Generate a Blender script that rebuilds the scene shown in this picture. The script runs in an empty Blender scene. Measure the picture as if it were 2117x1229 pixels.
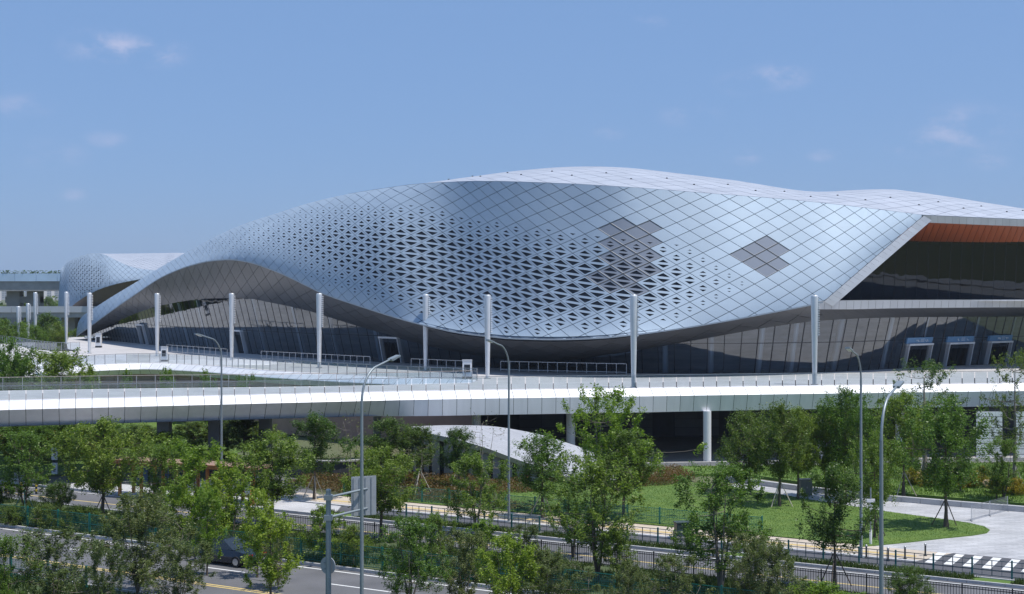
import bpy, math, random
import numpy as np
from mathutils import Vector, Matrix
from mathutils.geometry import tessellate_polygon

SC = bpy.context.scene
COL = SC.collection
# ---------------------------------------------------------------- camera, sky, sun, exposure
F, CX, HY, CZ = 2800.0, 1058.5, 599.0, 16.0          # focal length and eye level measured from the photograph
cam_data = bpy.data.cameras.new('camera')
cam = bpy.data.objects.new('camera', cam_data); COL.objects.link(cam)
cam.location = (0, 0, CZ); cam.rotation_euler = (math.pi/2, 0, 0)
cam_data.sensor_width = 36.0; cam_data.lens = 36.0*F/2117.0
cam_data.shift_y = (HY-614.5)/2117.0
cam_data.clip_start = 0.5; cam_data.clip_end = 20000
SC.camera = cam

SUN_EL = math.radians(67); SUN_AZ = math.radians(112)   # azimuth clockwise from +Y (view direction): right and behind the camera
tosun = Vector((math.sin(SUN_AZ)*math.cos(SUN_EL), math.cos(SUN_AZ)*math.cos(SUN_EL), math.sin(SUN_EL)))
world = bpy.data.worlds.new('World'); SC.world = world; world.use_nodes = True
nt = world.node_tree; nt.nodes.clear()
def N(t, kind, **kw):
    n = t.nodes.new(kind)
    for k, v in kw.items():
        if k.startswith('i_'): n.inputs[k[2:].replace('_', ' ')].default_value = v
        else: setattr(n, k, v)
    return n
L = lambda t, a, b: t.links.new(a, b)
sky = N(nt, 'ShaderNodeTexSky', sky_type='NISHITA', sun_disc=False, sun_elevation=SUN_EL, sun_rotation=SUN_AZ, altitude=0.0,
        air_density=1.0, dust_density=0.6, ozone_density=4.0)
bg = N(nt, 'ShaderNodeBackground'); bg.inputs['Strength'].default_value = 0.13
wout = N(nt, 'ShaderNodeOutputWorld')
tint = N(nt, 'ShaderNodeMixRGB', blend_type='MULTIPLY'); tint.inputs['Fac'].default_value = 1.0
tint.inputs['Color2'].default_value = (0.74, 0.80, 0.98, 1)
L(nt, sky.outputs['Color'], tint.inputs['Color1'])
hz = N(nt, 'ShaderNodeMixRGB'); hz.inputs['Fac'].default_value = 0.72; hz.inputs['Color2'].default_value = (1.68, 2.93, 5.25, 1); L(nt, tint.outputs['Color'], hz.inputs['Color1']); tint = hz
# a few faint fair-weather clouds, fixed in the sky by direction
geo = N(nt, 'ShaderNodeTexCoord')
def sdir(px, py): return Vector(((px-CX)/F, 1.0, (HY-py)/F)).normalized()
noise = N(nt, 'ShaderNodeTexNoise'); noise.inputs['Scale'].default_value = 30; noise.inputs['Detail'].default_value = 7; noise.inputs['Roughness'].default_value = 0.62
mp = N(nt, 'ShaderNodeMapping'); mp.inputs['Scale'].default_value = (1.0, 1.0, 1.9)
L(nt, geo.outputs['Generated'], mp.inputs['Vector']); L(nt, mp.outputs['Vector'], noise.inputs['Vector'])
prev = None
for px, py, rx, amt in ((225,100,.040,1.0),(315,108,.034,.85),(1610,158,.032,.75),(1540,172,.028,.5),(1990,268,.055,.7),(1890,296,.032,.7),(1335,48,.02,.4),(150,403,.014,.5),(40,218,.03,.35),(1425,238,.03,.4),(220,288,.02,.4),(1540,322,.022,.5),(1700,322,.015,.45),(1260,276,.016,.4),(2040,335,.02,.5),(100,318,.035,.3)):
    d = sdir(px, py)
    sub = N(nt, 'ShaderNodeVectorMath', operation='SUBTRACT'); L(nt, geo.outputs['Generated'], sub.inputs[0]); sub.inputs[1].default_value = d
    scl = N(nt, 'ShaderNodeVectorMath', operation='MULTIPLY'); L(nt, sub.outputs[0], scl.inputs[0]); scl.inputs[1].default_value = (1/rx, 1/rx, 2.4/rx)
    ln = N(nt, 'ShaderNodeVectorMath', operation='LENGTH'); L(nt, scl.outputs[0], ln.inputs[0])
    mr = N(nt, 'ShaderNodeMapRange', interpolation_type='SMOOTHSTEP'); L(nt, ln.outputs['Value'], mr.inputs['Value'])
    mr.inputs['From Min'].default_value = 1.0; mr.inputs['From Max'].default_value = 0.1; mr.inputs['To Min'].default_value = 0; mr.inputs['To Max'].default_value = amt
    if prev is None: prev = mr.outputs[0]
    else:
        mx = N(nt, 'ShaderNodeMath', operation='MAXIMUM'); L(nt, prev, mx.inputs[0]); L(nt, mr.outputs[0], mx.inputs[1]); prev = mx.outputs[0]
nr = N(nt, 'ShaderNodeMapRange', interpolation_type='SMOOTHSTEP'); L(nt, noise.outputs['Fac'], nr.inputs['Value'])
nr.inputs['From Min'].default_value = 0.40; nr.inputs['From Max'].default_value = 0.72
mul = N(nt, 'ShaderNodeMath', operation='MULTIPLY'); L(nt, prev, mul.inputs[0]); L(nt, nr.outputs[0], mul.inputs[1])
mul2 = N(nt, 'ShaderNodeMath', operation='MULTIPLY'); L(nt, mul.outputs[0], mul2.inputs[0]); mul2.inputs[1].default_value = 0.85
cm = N(nt, 'ShaderNodeMixRGB'); L(nt, mul2.outputs[0], cm.inputs['Fac']); L(nt, tint.outputs['Color'], cm.inputs['Color1'])
cm.inputs['Color2'].default_value = (4.2, 4.5, 6.2, 1)
L(nt, cm.outputs['Color'], bg.inputs['Color']); L(nt, bg.outputs[0], wout.inputs['Surface'])

sd = bpy.data.lights.new('sun', 'SUN'); sd.energy = 4.6; sd.angle = math.radians(0.55); sd.color = (1.0, 0.955, 0.89)
sun = bpy.data.objects.new('sun', sd); COL.objects.link(sun)
sun.rotation_euler = tosun.to_track_quat('Z', 'Y').to_euler(); sun.location = (60, -40, 120)
SC.view_settings.view_transform = 'Standard'; SC.view_settings.look = 'None'
SC.view_settings.exposure = 0.0; SC.view_settings.gamma = 1.0; SC.view_settings.use_curve_mapping = False
SC.cycles.use_denoising = True
SC.cycles.max_bounces = 8; SC.cycles.transparent_max_bounces = 24
SC.cycles.use_adaptive_sampling = True; SC.cycles.adaptive_threshold = 0.012

# ---------------------------------------------------------------- helpers
def W(px, py, Y): return Vector(((px-CX)*Y/F, Y, CZ-(py-HY)*Y/F))
def G(px, py, z=0.0):
    Y = (CZ-z)*F/(py-HY); return Vector(((px-CX)*Y/F, Y, z))
DR = (0.869, -0.495)                       # direction of the street
def R(s, w, z=0.0): return Vector((DR[0]*s + 0.495*w, DR[1]*s + 0.869*w, z))
def RS(px, w):                             # street point on the line w seen at column px
    k = (px-CX)/F; Y = w/(0.495*k+0.869); return Vector((k*Y, Y, 0))
def sofp(p): return DR[0]*p.x + DR[1]*p.y
def pch(pts):
    xs = np.array([p[0] for p in pts], float); ys = np.array([p[1] for p in pts], float)
    h = np.diff(xs); d = np.diff(ys)/h; m = np.zeros(len(xs)); m[0] = d[0]; m[-1] = d[-1]
    for i in range(1, len(xs)-1):
        if d[i-1]*d[i] > 0:
            w1 = 2*h[i]+h[i-1]; w2 = h[i]+2*h[i-1]; m[i] = (w1+w2)/(w1/d[i-1]+w2/d[i])
    def f(x):
        x = min(max(x, xs[0]), xs[-1]); i = min(int(np.searchsorted(xs, x, side='right'))-1, len(h)-1)
        t = (x-xs[i])/h[i]; a = (1+2*t)*(1-t)**2; b = t*(1-t)**2; c = t*t*(3-2*t); e = t*t*(t-1)
        return float(a*ys[i]+b*h[i]*m[i]+c*ys[i+1]+e*h[i]*m[i+1])
    return f
def sstep(a, b, x):
    t = min(1, max(0, (x-a)/(b-a))); return t*t*(3-2*t)

class MB:
    """collects faces of one mesh"""
    def __init__(s): s.v = []; s.f = []; s.m = []; s.n = []
    def poly(s, pts, m=0):
        i = len(s.v); s.v += [tuple(p) for p in pts]; s.f.append(tuple(range(i, i+len(pts)))); s.m.append(m)
    def npoly(s, pts, nrm, m=0):                  # a face with its own corner normals (outward)
        if (Vector(pts[1])-Vector(pts[0])).cross(Vector(pts[2])-Vector(pts[1])).dot(nrm[0]) < 0: pts, nrm = pts[::-1], nrm[::-1]
        while len(s.n) < len(s.f): s.n.append(None)
        s.poly(pts, m); s.n.append([tuple(q) for q in nrm])
    def box(s, c, sx, sy, sz, ax=None, m=0):      # centre of base c, sizes, ax = unit vector of local x in plan
        c = Vector(c); ax = Vector(ax) if ax is not None else Vector((1, 0, 0)); ay = Vector((-ax.y, ax.x, 0))
        P = [c + ax*(dx*sx/2) + ay*(dy*sy/2) + Vector((0, 0, dz*sz)) for dz in (0, 1) for dx, dy in ((-1,-1),(1,-1),(1,1),(-1,1))]
        for q in ((3,2,1,0),(4,5,6,7),(0,1,5,4),(1,2,6,5),(2,3,7,6),(3,0,4,7)): s.poly([P[k] for k in q], m)
    def beam(s, a, b, w, h, m=0):                 # rectangular bar from a to b
        a = Vector(a); b = Vector(b); d = (b-a).normalized(); up = Vector((0, 0, 1)) if abs(d.z) < .95 else Vector((0, 1, 0))
        x = d.cross(up).normalized()*(w/2); y = x.cross(d).normalized()*(h/2)
        A = [a-x-y, a+x-y, a+x+y, a-x+y]; B = [b-x-y, b+x-y, b+x+y, b-x+y]
        for k in range(4): s.poly([A[k], A[(k+1) % 4], B[(k+1) % 4], B[k]], m)
        s.poly(A[::-1], m); s.poly(B, m)
    def tube(s, pts, rad, n=8, m=0, caps=True):
        pts = [Vector(p) for p in pts]; rings = []
        for i, p in enumerate(pts):
            d = (pts[min(i+1, len(pts)-1)]-pts[max(i-1, 0)]).normalized()
            u = d.cross(Vector((0.31, 0.95, 0.05))).normalized(); w = d.cross(u)
            r = rad[i] if hasattr(rad, '__len__') else rad
            rings.append([p + u*(r*math.cos(2*math.pi*k/n)) + w*(r*math.sin(2*math.pi*k/n)) for k in range(n)])
        base = len(s.v)
        for rg in rings: s.v += [tuple(p) for p in rg]
        for i in range(len(rings)-1):
            for k in range(n):
                a = base+i*n+k; b = base+i*n+(k+1) % n
                s.f.append((a, b, b+n, a+n)); s.m.append(m)
        if caps:
            s.poly(rings[0][::-1], m); s.poly(rings[-1], m)
    def mesh(s, name, mats, smooth=False):
        me = bpy.data.meshes.new(name); me.from_pydata(s.v, [], s.f)
        for mt in (mats if isinstance(mats, (list, tuple)) else [mats]): me.materials.append(mt)
        if any(s.m): me.polygons.foreach_set('material_index', s.m)
        if smooth: me.polygons.foreach_set('use_smooth', [True]*len(s.f))
        me.update()
        if any(q is not None for q in s.n):
            while len(s.n) < len(s.f): s.n.append(None)
            me.polygons.foreach_set('use_smooth', [q is not None for q in s.n])
            ln = []
            for p_, q in zip(me.polygons, s.n):
                if q is None: ln += [tuple(p_.normal)]*p_.loop_total
                else: ln += q
            me.normals_split_custom_set(ln)
        return me
    def build(s, name, mats, parent=None, smooth=False):
        return link(name, s.mesh(name, mats, smooth), parent)
def link(name, data, parent=None, loc=None, rz=None):
    o = bpy.data.objects.new(name, data); COL.objects.link(o)
    if parent is not None: o.parent = parent
    if loc is not None: o.location = loc
    if rz is not None: o.rotation_euler = (0, 0, rz)
    return o
def tag(o, label=None, cat=None, group=None, kind=None):
    if label: o['label'] = label
    if cat: o['category'] = cat
    if group: o['group'] = group
    if kind: o['kind'] = kind
    return o
def empty(name, loc=(0, 0, 0), rz=0.0):
    o = bpy.data.objects.new(name, None); COL.objects.link(o); o.location = loc; o.rotation_euler = (0, 0, rz); o.empty_display_size = .1; return o
def copy_tree(o, parent=None):
    c = o.copy(); COL.objects.link(c); c.parent = parent
    for ch in o.children: copy_tree(ch, c)
    return c
def flat(name, pts, mat, z=None, parent=None, thick=0.0):
    """a ground sheet (or slab) from an outline"""
    P = [Vector((p[0], p[1], p[2] if z is None else z)) for p in pts]
    tri = tessellate_polygon([P]); mb = MB(); mb.v = [tuple(p) for p in P]
    for t in tri:
        a, b, c = (P[k] for k in t)
        if (b-a).cross(c-a).z < 0: t = t[::-1]
        mb.f.append(tuple(t)); mb.m.append(0)
    if thick:
        n = len(P)
        low = [p-Vector((0, 0, thick)) for p in P]; mb.v += [tuple(p) for p in low]
        for t in list(mb.f): mb.f.append(tuple(k+n for k in t[::-1])); mb.m.append(0)
        for k in range(n): mb.f.append((k, (k+1) % n, n+(k+1) % n, n+k)); mb.m.append(0)
    return mb.build(name, mat, parent)

def mat(name, col, rough=0.6, metal=0.0, var=0.0, scale=1.0, bump=0.0, bscale=None, spec=0.5, rand=0.0, isl=0.0, aniso=None, col2=None, detail=6, stretch=None):
    m = bpy.data.materials.new(name); m.use_nodes = True; t = m.node_tree; b = t.nodes['Principled BSDF']
    b.inputs['Base Color'].default_value = (*col, 1); b.inputs['Roughness'].default_value = rough; b.inputs['Metallic'].default_value = metal
    b.inputs['Specular IOR Level'].default_value = spec
    last = None
    g = N(t, 'ShaderNodeNewGeometry'); vec = g.outputs['Position']
    if stretch:
        mpn = N(t, 'ShaderNodeMapping'); mpn.inputs['Scale'].default_value = stretch; L(t, vec, mpn.inputs['Vector']); vec = mpn.outputs[0]
    if var or col2:
        nz = N(t, 'ShaderNodeTexNoise'); nz.inputs['Scale'].default_value = scale; nz.inputs['Detail'].default_value = detail; L(t, vec, nz.inputs['Vector'])
        rp = N(t, 'ShaderNodeMapRange'); rp.inputs['From Min'].default_value = .3; rp.inputs['From Max'].default_value = .7; L(t, nz.outputs['Fac'], rp.inputs['Value'])
        mx = N(t, 'ShaderNodeMixRGB'); L(t, rp.outputs[0], mx.inputs['Fac'])
        c2 = col2 if col2 else tuple(min(1, c*(1+var)) for c in col); c1 = col if col2 else tuple(c*(1-var) for c in col)
        mx.inputs['Color1'].default_value = (*c1, 1); mx.inputs['Color2'].default_value = (*c2, 1); last = mx.outputs[0]
        if rough > .15:
            rr = N(t, 'ShaderNodeMapRange'); L(t, nz.outputs['Fac'], rr.inputs['Value']); rr.inputs['To Min'].default_value = rough*.8; rr.inputs['To Max'].default_value = min(1, rough*1.2); L(t, rr.outputs[0], b.inputs['Roughness'])
    for amt, src in ((rand, 'o'), (isl, 'i')):
        if amt:
            rn = N(t, 'ShaderNodeObjectInfo').outputs['Random'] if src == 'o' else g.outputs['Random Per Island']
            mr = N(t, 'ShaderNodeMapRange'); L(t, rn, mr.inputs['Value']); mr.inputs['To Min'].default_value = 1-amt; mr.inputs['To Max'].default_value = 1+amt
            hs = N(t, 'ShaderNodeMixRGB', blend_type='MULTIPLY'); hs.inputs['Fac'].default_value = 1
            if last: L(t, last, hs.inputs['Color1'])
            else: hs.inputs['Color1'].default_value = (*col, 1)
            L(t, mr.outputs[0], hs.inputs['Color2']); last = hs.outputs[0]
    if last: L(t, last, b.inputs['Base Color'])
    if bump:
        bz = N(t, 'ShaderNodeTexNoise'); bz.inputs['Scale'].default_value = bscale or scale*4; bz.inputs['Detail'].default_value = 4; L(t, vec, bz.inputs['Vector'])
        bp = N(t, 'ShaderNodeBump'); bp.inputs['Strength'].default_value = bump; bp.inputs['Distance'].default_value = .05; L(t, bz.outputs['Fac'], bp.inputs['Height']); L(t, bp.outputs[0], b.inputs['Normal'])
    return m
def paving(name, c1, c2, cm, bw, bh, ang, rough=.75, mortar=.012, var=.12):
    m = bpy.data.materials.new(name); m.use_nodes = True; t = m.node_tree; b = t.nodes['Principled BSDF']; b.inputs['Roughness'].default_value = rough
    g = N(t, 'ShaderNodeNewGeometry'); mp_ = N(t, 'ShaderNodeMapping'); mp_.inputs['Rotation'].default_value = (0, 0, ang); L(t, g.outputs['Position'], mp_.inputs['Vector'])
    br = N(t, 'ShaderNodeTexBrick'); L(t, mp_.outputs[0], br.inputs['Vector']); br.inputs['Scale'].default_value = 1.0
    br.inputs['Brick Width'].default_value = bw; br.inputs['Row Height'].default_value = bh; br.inputs['Mortar Size'].default_value = mortar
    br.inputs['Color1'].default_value = (*c1, 1); br.inputs['Color2'].default_value = (*c2, 1); br.inputs['Mortar'].default_value = (*cm, 1)
    nz = N(t, 'ShaderNodeTexNoise'); nz.inputs['Scale'].default_value = .35; nz.inputs['Detail'].default_value = 8; L(t, g.outputs['Position'], nz.inputs['Vector'])
    rp = N(t, 'ShaderNodeMapRange'); rp.inputs['From Min'].default_value = .3; rp.inputs['From Max'].default_value = .7; rp.inputs['To Min'].default_value = 1-var; rp.inputs['To Max'].default_value = 1+var; L(t, nz.outputs['Fac'], rp.inputs['Value'])
    mx = N(t, 'ShaderNodeMixRGB', blend_type='MULTIPLY'); mx.inputs['Fac'].default_value = 1; L(t, br.outputs['Color'], mx.inputs['Color1']); L(t, rp.outputs[0], mx.inputs['Color2'])
    L(t, mx.outputs[0], b.inputs['Base Color'])
    bp = N(t, 'ShaderNodeBump'); bp.inputs['Strength'].default_value = .4; bp.inputs['Distance'].default_value = .01; L(t, br.outputs['Fac'], bp.inputs['Height']); bp.invert = True; L(t, bp.outputs[0], b.inputs['Normal'])
    return m
def glass(name, tintc, refl, rough=.02, clear=.5, wave=.02, fm=1.3):
    m = bpy.data.materials.new(name); m.use_nodes = True; t = m.node_tree; t.nodes.clear(); out = N(t, 'ShaderNodeOutputMaterial')
    tr = N(t, 'ShaderNodeBsdfTransparent'); tr.inputs['Color'].default_value = (*[c*clear for c in tintc], 1)
    gl = N(t, 'ShaderNodeBsdfGlossy'); gl.inputs['Roughness'].default_value = rough; gl.inputs['Color'].default_value = (.88, .94, 1, 1)
    fr = N(t, 'ShaderNodeFresnel'); fr.inputs['IOR'].default_value = 1.5
    ma = N(t, 'ShaderNodeMath', operation='MULTIPLY_ADD'); L(t, fr.outputs[0], ma.inputs[0]); ma.inputs[1].default_value = fm; ma.inputs[2].default_value = refl
    if wave:
        g = N(t, 'ShaderNodeNewGeometry'); nz = N(t, 'ShaderNodeTexNoise'); nz.inputs['Scale'].default_value = .6; nz.inputs['Detail'].default_value = 1; L(t, g.outputs['Position'], nz.inputs['Vector'])
        bp = N(t, 'ShaderNodeBump'); bp.inputs['Strength'].default_value = wave; bp.inputs['Distance'].default_value = .5; L(t, nz.outputs['Fac'], bp.inputs['Height']); L(t, bp.outputs[0], gl.inputs['Normal'])
    mx = N(t, 'ShaderNodeMixShader'); L(t, ma.outputs[0], mx.inputs['Fac']); L(t, tr.outputs[0], mx.inputs[1]); L(t, gl.outputs[0], mx.inputs[2]); L(t, mx.outputs[0], out.inputs['Surface'])
    return m
def leafmat(name, c1, c2, trans=.35):
    m = bpy.data.materials.new(name); m.use_nodes = True; t = m.node_tree; t.nodes.clear(); out = N(t, 'ShaderNodeOutputMaterial')
    g = N(t, 'ShaderNodeNewGeometry'); oi = N(t, 'ShaderNodeObjectInfo')
    mx = N(t, 'ShaderNodeMixRGB'); L(t, g.outputs['Random Per Island'], mx.inputs['Fac']); mx.inputs['Color1'].default_value = (*c1, 1); mx.inputs['Color2'].default_value = (*c2, 1)
    hs = N(t, 'ShaderNodeHueSaturation'); L(t, mx.outputs[0], hs.inputs['Color'])
    mr = N(t, 'ShaderNodeMapRange'); L(t, oi.outputs['Random'], mr.inputs['Value']); mr.inputs['To Min'].default_value = .478; mr.inputs['To Max'].default_value = .515; L(t, mr.outputs[0], hs.inputs['Hue'])
    mv = N(t, 'ShaderNodeMapRange'); L(t, oi.outputs['Random'], mv.inputs['Value']); mv.inputs['To Min'].default_value = 1.18; mv.inputs['To Max'].default_value = .85; L(t, mv.outputs[0], hs.inputs['Value'])
    di = N(t, 'ShaderNodeBsdfPrincipled'); L(t, hs.outputs[0], di.inputs['Base Color']); di.inputs['Roughness'].default_value = .45; di.inputs['Specular IOR Level'].default_value = .35
    tl = N(t, 'ShaderNodeBsdfTranslucent'); br = N(t, 'ShaderNodeMixRGB', blend_type='MULTIPLY'); br.inputs['Fac'].default_value = 1; L(t, hs.outputs[0], br.inputs['Color1']); br.inputs['Color2'].default_value = (1.25, 1.35, .6, 1); L(t, br.outputs[0], tl.inputs['Color'])
    ms = N(t, 'ShaderNodeMixShader'); ms.inputs['Fac'].default_value = trans; L(t, di.outputs[0], ms.inputs[1]); L(t, tl.outputs[0], ms.inputs[2]); L(t, ms.outputs[0], out.inputs['Surface'])
    return m

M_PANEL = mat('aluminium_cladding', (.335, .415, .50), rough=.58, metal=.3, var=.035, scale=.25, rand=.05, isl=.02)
M_PMESH = mat('bare_mesh_cladding', (.19, .22, .275), rough=.7, metal=.1, var=.06, scale=5, stretch=(14, 14, .6))
M_ROOF = mat('roof_aluminium', (.42, .45, .51), rough=.62, metal=.2, var=.04, scale=.25, rand=.04, isl=.02)
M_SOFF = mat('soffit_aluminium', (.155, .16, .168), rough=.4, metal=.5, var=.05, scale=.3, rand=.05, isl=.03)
M_FRAME = mat('mesh_panel_frame', (.235, .25, .275), rough=.6, metal=.2, var=.08, scale=1)
M_DARK = mat('dark_joint', (.035, .04, .048), rough=.8)
M_RECESS = mat('recessed_black_mesh', (.045, .05, .06), rough=.6, metal=.3, var=.25, scale=3)
M_WHITE = mat('white_aluminium', (.80, .80, .81), rough=.4, metal=.15, var=.06, scale=.9, rand=.035, stretch=(1.6, 1.6, .22))
M_GREYAL = mat('pale_grey_aluminium', (.55, .56, .58), rough=.4, metal=.3, var=.05, scale=.5, rand=.04)
M_GLASS = glass('facade_glass', (.52, .62, .72), .10, clear=1.0)
M_GLASSD = glass('dark_facade_glass', (.3, .34, .4), .02, clear=.35, wave=.05, fm=1.0)
M_RAILGL = glass('railing_glass', (.84, .93, 1.0), .09, clear=.88, wave=0)
M_MULL = mat('dark_mullion', (.03, .035, .045), rough=.4, metal=.4)
M_STEEL = mat('brushed_steel', (.5, .51, .53), rough=.35, metal=.85)
M_ORANGE = mat('orange_wood_ceiling', (.33, .082, .025), rough=.5, var=.12, scale=.8, stretch=(3, .4, 1))
M_INT = mat('interior_stone', (.30, .28, .27), rough=.6, var=.3, scale=.8, stretch=(.3, .3, 2.5))
M_INTF = mat('interior_floor', (.25, .25, .26), rough=.3)
M_SIGNBLUE = mat('blue_sign_face', (.13, .27, .45), rough=.4, var=.05, scale=2)
M_LETTER = mat('white_lettering', (.8, .82, .85), rough=.5)
M_BLACKW = mat('dark_ground_floor_cladding', (.04, .043, .05), rough=.45, metal=.2, var=.2, scale=.8)
M_CONC = mat('concrete', (.36, .355, .345), rough=.85, var=.14, scale=.6, bump=.15, bscale=6)
M_CONCD = mat('dark_concrete_pier', (.27, .27, .28), rough=.8, var=.12, scale=.5, bump=.1, bscale=5)
M_DECK = paving('deck_paving', (.47, .455, .45), (.53, .51, .505), (.36, .355, .35), 1.2, .6, .3, var=.08)
# ================================================================ ground sheet
M_GROUND = mat('far_ground', (.075, .105, .04), rough=.95, var=.3, scale=.05, col2=(.13, .13, .07))
gm = MB(); gm.poly([(-6000, -200, -.02), (6000, -200, -.02), (6000, 9000, -.02), (-6000, 9000, -.02)])
tag(gm.build('ground', M_GROUND), 'grassy ground stretching away to the far city', kind='structure')

# ================================================================ exhibition hall
hall = tag(empty('exhibition_hall', (0, 150, 7)), 'huge silver exhibition hall with flowing diamond-panelled shell and glass entrance', 'building')
HOFF = Vector(hall.location)
def hpart(mb, name, mats, smooth=False, parent=None):
    par = parent or hall
    off = HOFF if par is hall else HOFF + par.location
    mb.v = [(x-off.x, y-off.y, z-off.z) for x, y, z in mb.v]
    return mb.build(name, mats, par, smooth)

def diamond_panels(mp, s0, s1, lo, hi, a, b, gap, pname, mats, hole=None, special=None, keep=300, flip=1.0, off=0.0, thick=.10, jit=.003, seed=1, recess=.14):
    """split the surface mp(s,z) between lo(s) and hi(s) into diamonds; the largest `keep` are objects, the rest one joined part"""
    rng = random.Random(seed); out = []
    ga, gb = gap*1.0, gap*b/a*1.05
    for i in range(int(s0//a)-1, int(s1//a)+2):
        cs = i*a
        los = [lo(cs+k*a*.5) for k in (-2, -1, 0, 1, 2)]; his = [hi(cs+k*a*.5) for k in (-2, -1, 0, 1, 2)]
        for j in range(int((min(los)-off)//b)-1, int((max(his)-off)//b)+2):
            if (i+j) % 2: continue
            cz = j*b+off; aa, bb = a-ga, b-gb
            if cs+aa < s0+.05 or cs-aa > s1-.05: continue
            full = cs-aa >= s0 and cs+aa <= s1
            if full:
                for k in range(5):
                    u = -1+k*.5; hh = bb*(1-abs(u))
                    if cz-hh < los[k] or cz+hh > his[k]: full = False; break
            mb = MB(); tri = None
            cc = min(max(cs, s0), s1); zl, zh = lo(cc), hi(cc); zc = min(max(cz, zl), zh); e_ = min(.3*b, max(.01, .3*(zh-zl)))
            zc = min(max(zc, zl+e_), zh-e_); du = mp(min(cc+.3*a, s1), zc)-mp(max(cc-.3*a, s0), zc); dv = mp(cc, zc+e_)-mp(cc, zc-e_)
            if dv.length < 1e-4 or du.length < 1e-4: continue
            nrm = du.cross(dv).normalized()*flip
            lift = nrm*rng.uniform(-jit, jit); tl = [nrm*rng.uniform(-jit, jit) for _ in range(4)]
            def nat(s_, z_):
                s_ = min(max(s_, s0), s1); zl_, zh_ = lo(s_), hi(s_); e2 = min(.3*b, max(.01, .3*(zh_-zl_))); z_ = min(max(z_, zl_+e2), max(zl_+e2, zh_-e2))
                q = (mp(min(s_+.3*a, s1), z_)-mp(max(s_-.3*a, s0), z_)).cross(mp(s_, z_+e2)-mp(s_, z_-e2)); return q.normalized()*flip if q.length > 1e-9 else nrm
            if full:
                nL, nR, nT, nB = nat(cs-aa, cz), nat(cs+aa, cz), nat(cs, cz+bb), nat(cs, cz-bb)
                Lp, Rp, Tp, Bp = mp(cs-aa, cz)+tl[0], mp(cs+aa, cz)+tl[1], mp(cs, cz+bb)+tl[2], mp(cs, cz-bb)+tl[3]
                sp = special(cs, cz) if special else False
                mi = 2 if sp else 0; bk = -nrm*thick
                if sp:
                    cen = (Lp+Rp+Tp+Bp)/4; oc = [Lp, Bp, Rp, Tp]; ic = [cen+(q-cen)*.90-nrm*.05 for q in oc]; il = [q-nrm*.012 for q in oc]
                    for k in range(4): mb.poly([il[k], il[(k+1) % 4], ic[(k+1) % 4], ic[k]], 3)
                    Lp, Bp, Rp, Tp = ic
                def half(A, B, C, nA, nBb, nC, h):
                    if h <= .12:
                        mb.npoly([A, B, C], [nA, nBb, nC], mi); return
                    Mid = (A+B)/2; nM = (nA+nBb).normalized()
                    def pt(u, v): return Mid+(B-A)*(.5*u)+(C-Mid)*v
                    def nn_(u, v): return (nM*(1-v)+nC*v+(nBb-nA)*(.5*u)).normalized()
                    w_ = .63*h; v0 = .165; v1 = .165+.63*h
                    Q = [(-w_, v0), (w_, v0), (0, v1)]; I = [pt(*q) for q in Q]; NI = [nn_(*q) for q in Q]; O_ = [A, B, C]; NO = [nA, nBb, nC]
                    for k in range(3):
                        j2 = (k+1) % 3; mb.npoly([O_[k], O_[j2], I[j2], I[k]], [NO[k], NO[j2], NI[j2], NI[k]], mi); mb.poly([I[k], I[j2], I[j2]-nrm*recess, I[k]-nrm*recess], 1)
                    mb.poly([q-nrm*recess for q in I], 1)
                hu = hole(cs, cz+.35*b) if hole else 0; hl = hole(cs, cz-.35*b) if hole else 0
                half(Lp, Rp, Tp, nL, nR, nT, hu); half(Rp, Lp, Bp, nR, nL, nB, hl)
                for A, B in ((Lp, Bp), (Bp, Rp), (Rp, Tp), (Tp, Lp)): mb.poly([A, A+bk, B+bk, B], mi)
                ring = [Lp, Bp, Rp, Tp]
            else:
                us = [k/14-1 for k in range(29)]; col = []
                for u in us:
                    s_ = cs+u*aa
                    if s_ < s0-1e-6 or s_ > s1+1e-6: continue
                    hh = bb*(1-abs(u)); z0 = max(cz-hh, lo(s_)); z1 = min(cz+hh, hi(s_))
                    if z1 >= z0-1e-4: col.append((mp(s_, z0), mp(s_, max(z0, z1)), nat(s_, z0), nat(s_, max(z0, z1))))
                if len(col) < 2 or max((p[1]-p[0]).length for p in col) < .03: continue
                for p, q in zip(col[:-1], col[1:]):
                    mb.npoly([p[0], q[0], q[1], p[1]], [p[2], q[2], q[3], p[3]])
                ring = [c[0] for c in col]+[c[1] for c in col[::-1]]
                bk = -nrm*thick
                for A, B in zip(ring, ring[1:]+ring[:1]):
                    if (A-B).length > 1e-4: mb.poly([A, A+bk, B+bk, B])
            xs = [CX+F*p.x/p.y for p in ring]; ys = [HY+F*(CZ-p.z)/p.y for p in ring]
            ar = abs(sum(xs[k]*ys[(k+1) % len(xs)]-xs[(k+1) % len(xs)]*ys[k] for k in range(len(xs))))/2
            if max(xs) < -60 or min(xs) > 2180: ar *= .01
            out.append((ar, mb))
    out.sort(key=lambda q: -q[0])
    for ar, mb in out[:keep]: hpart(mb, pname, mats)
    if len(out) > keep:
        j = MB()
        for ar, mb in out[keep:]:
            n = len(j.v); j.v += mb.v; j.f += [tuple(k+n for k in f) for f in mb.f]; j.m += mb.m; j.n += mb.n+[None]*(len(mb.f)-len(mb.n))
        tag(hpart(j, pname+'_field', mats), kind='stuff')
    return len(out)
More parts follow.
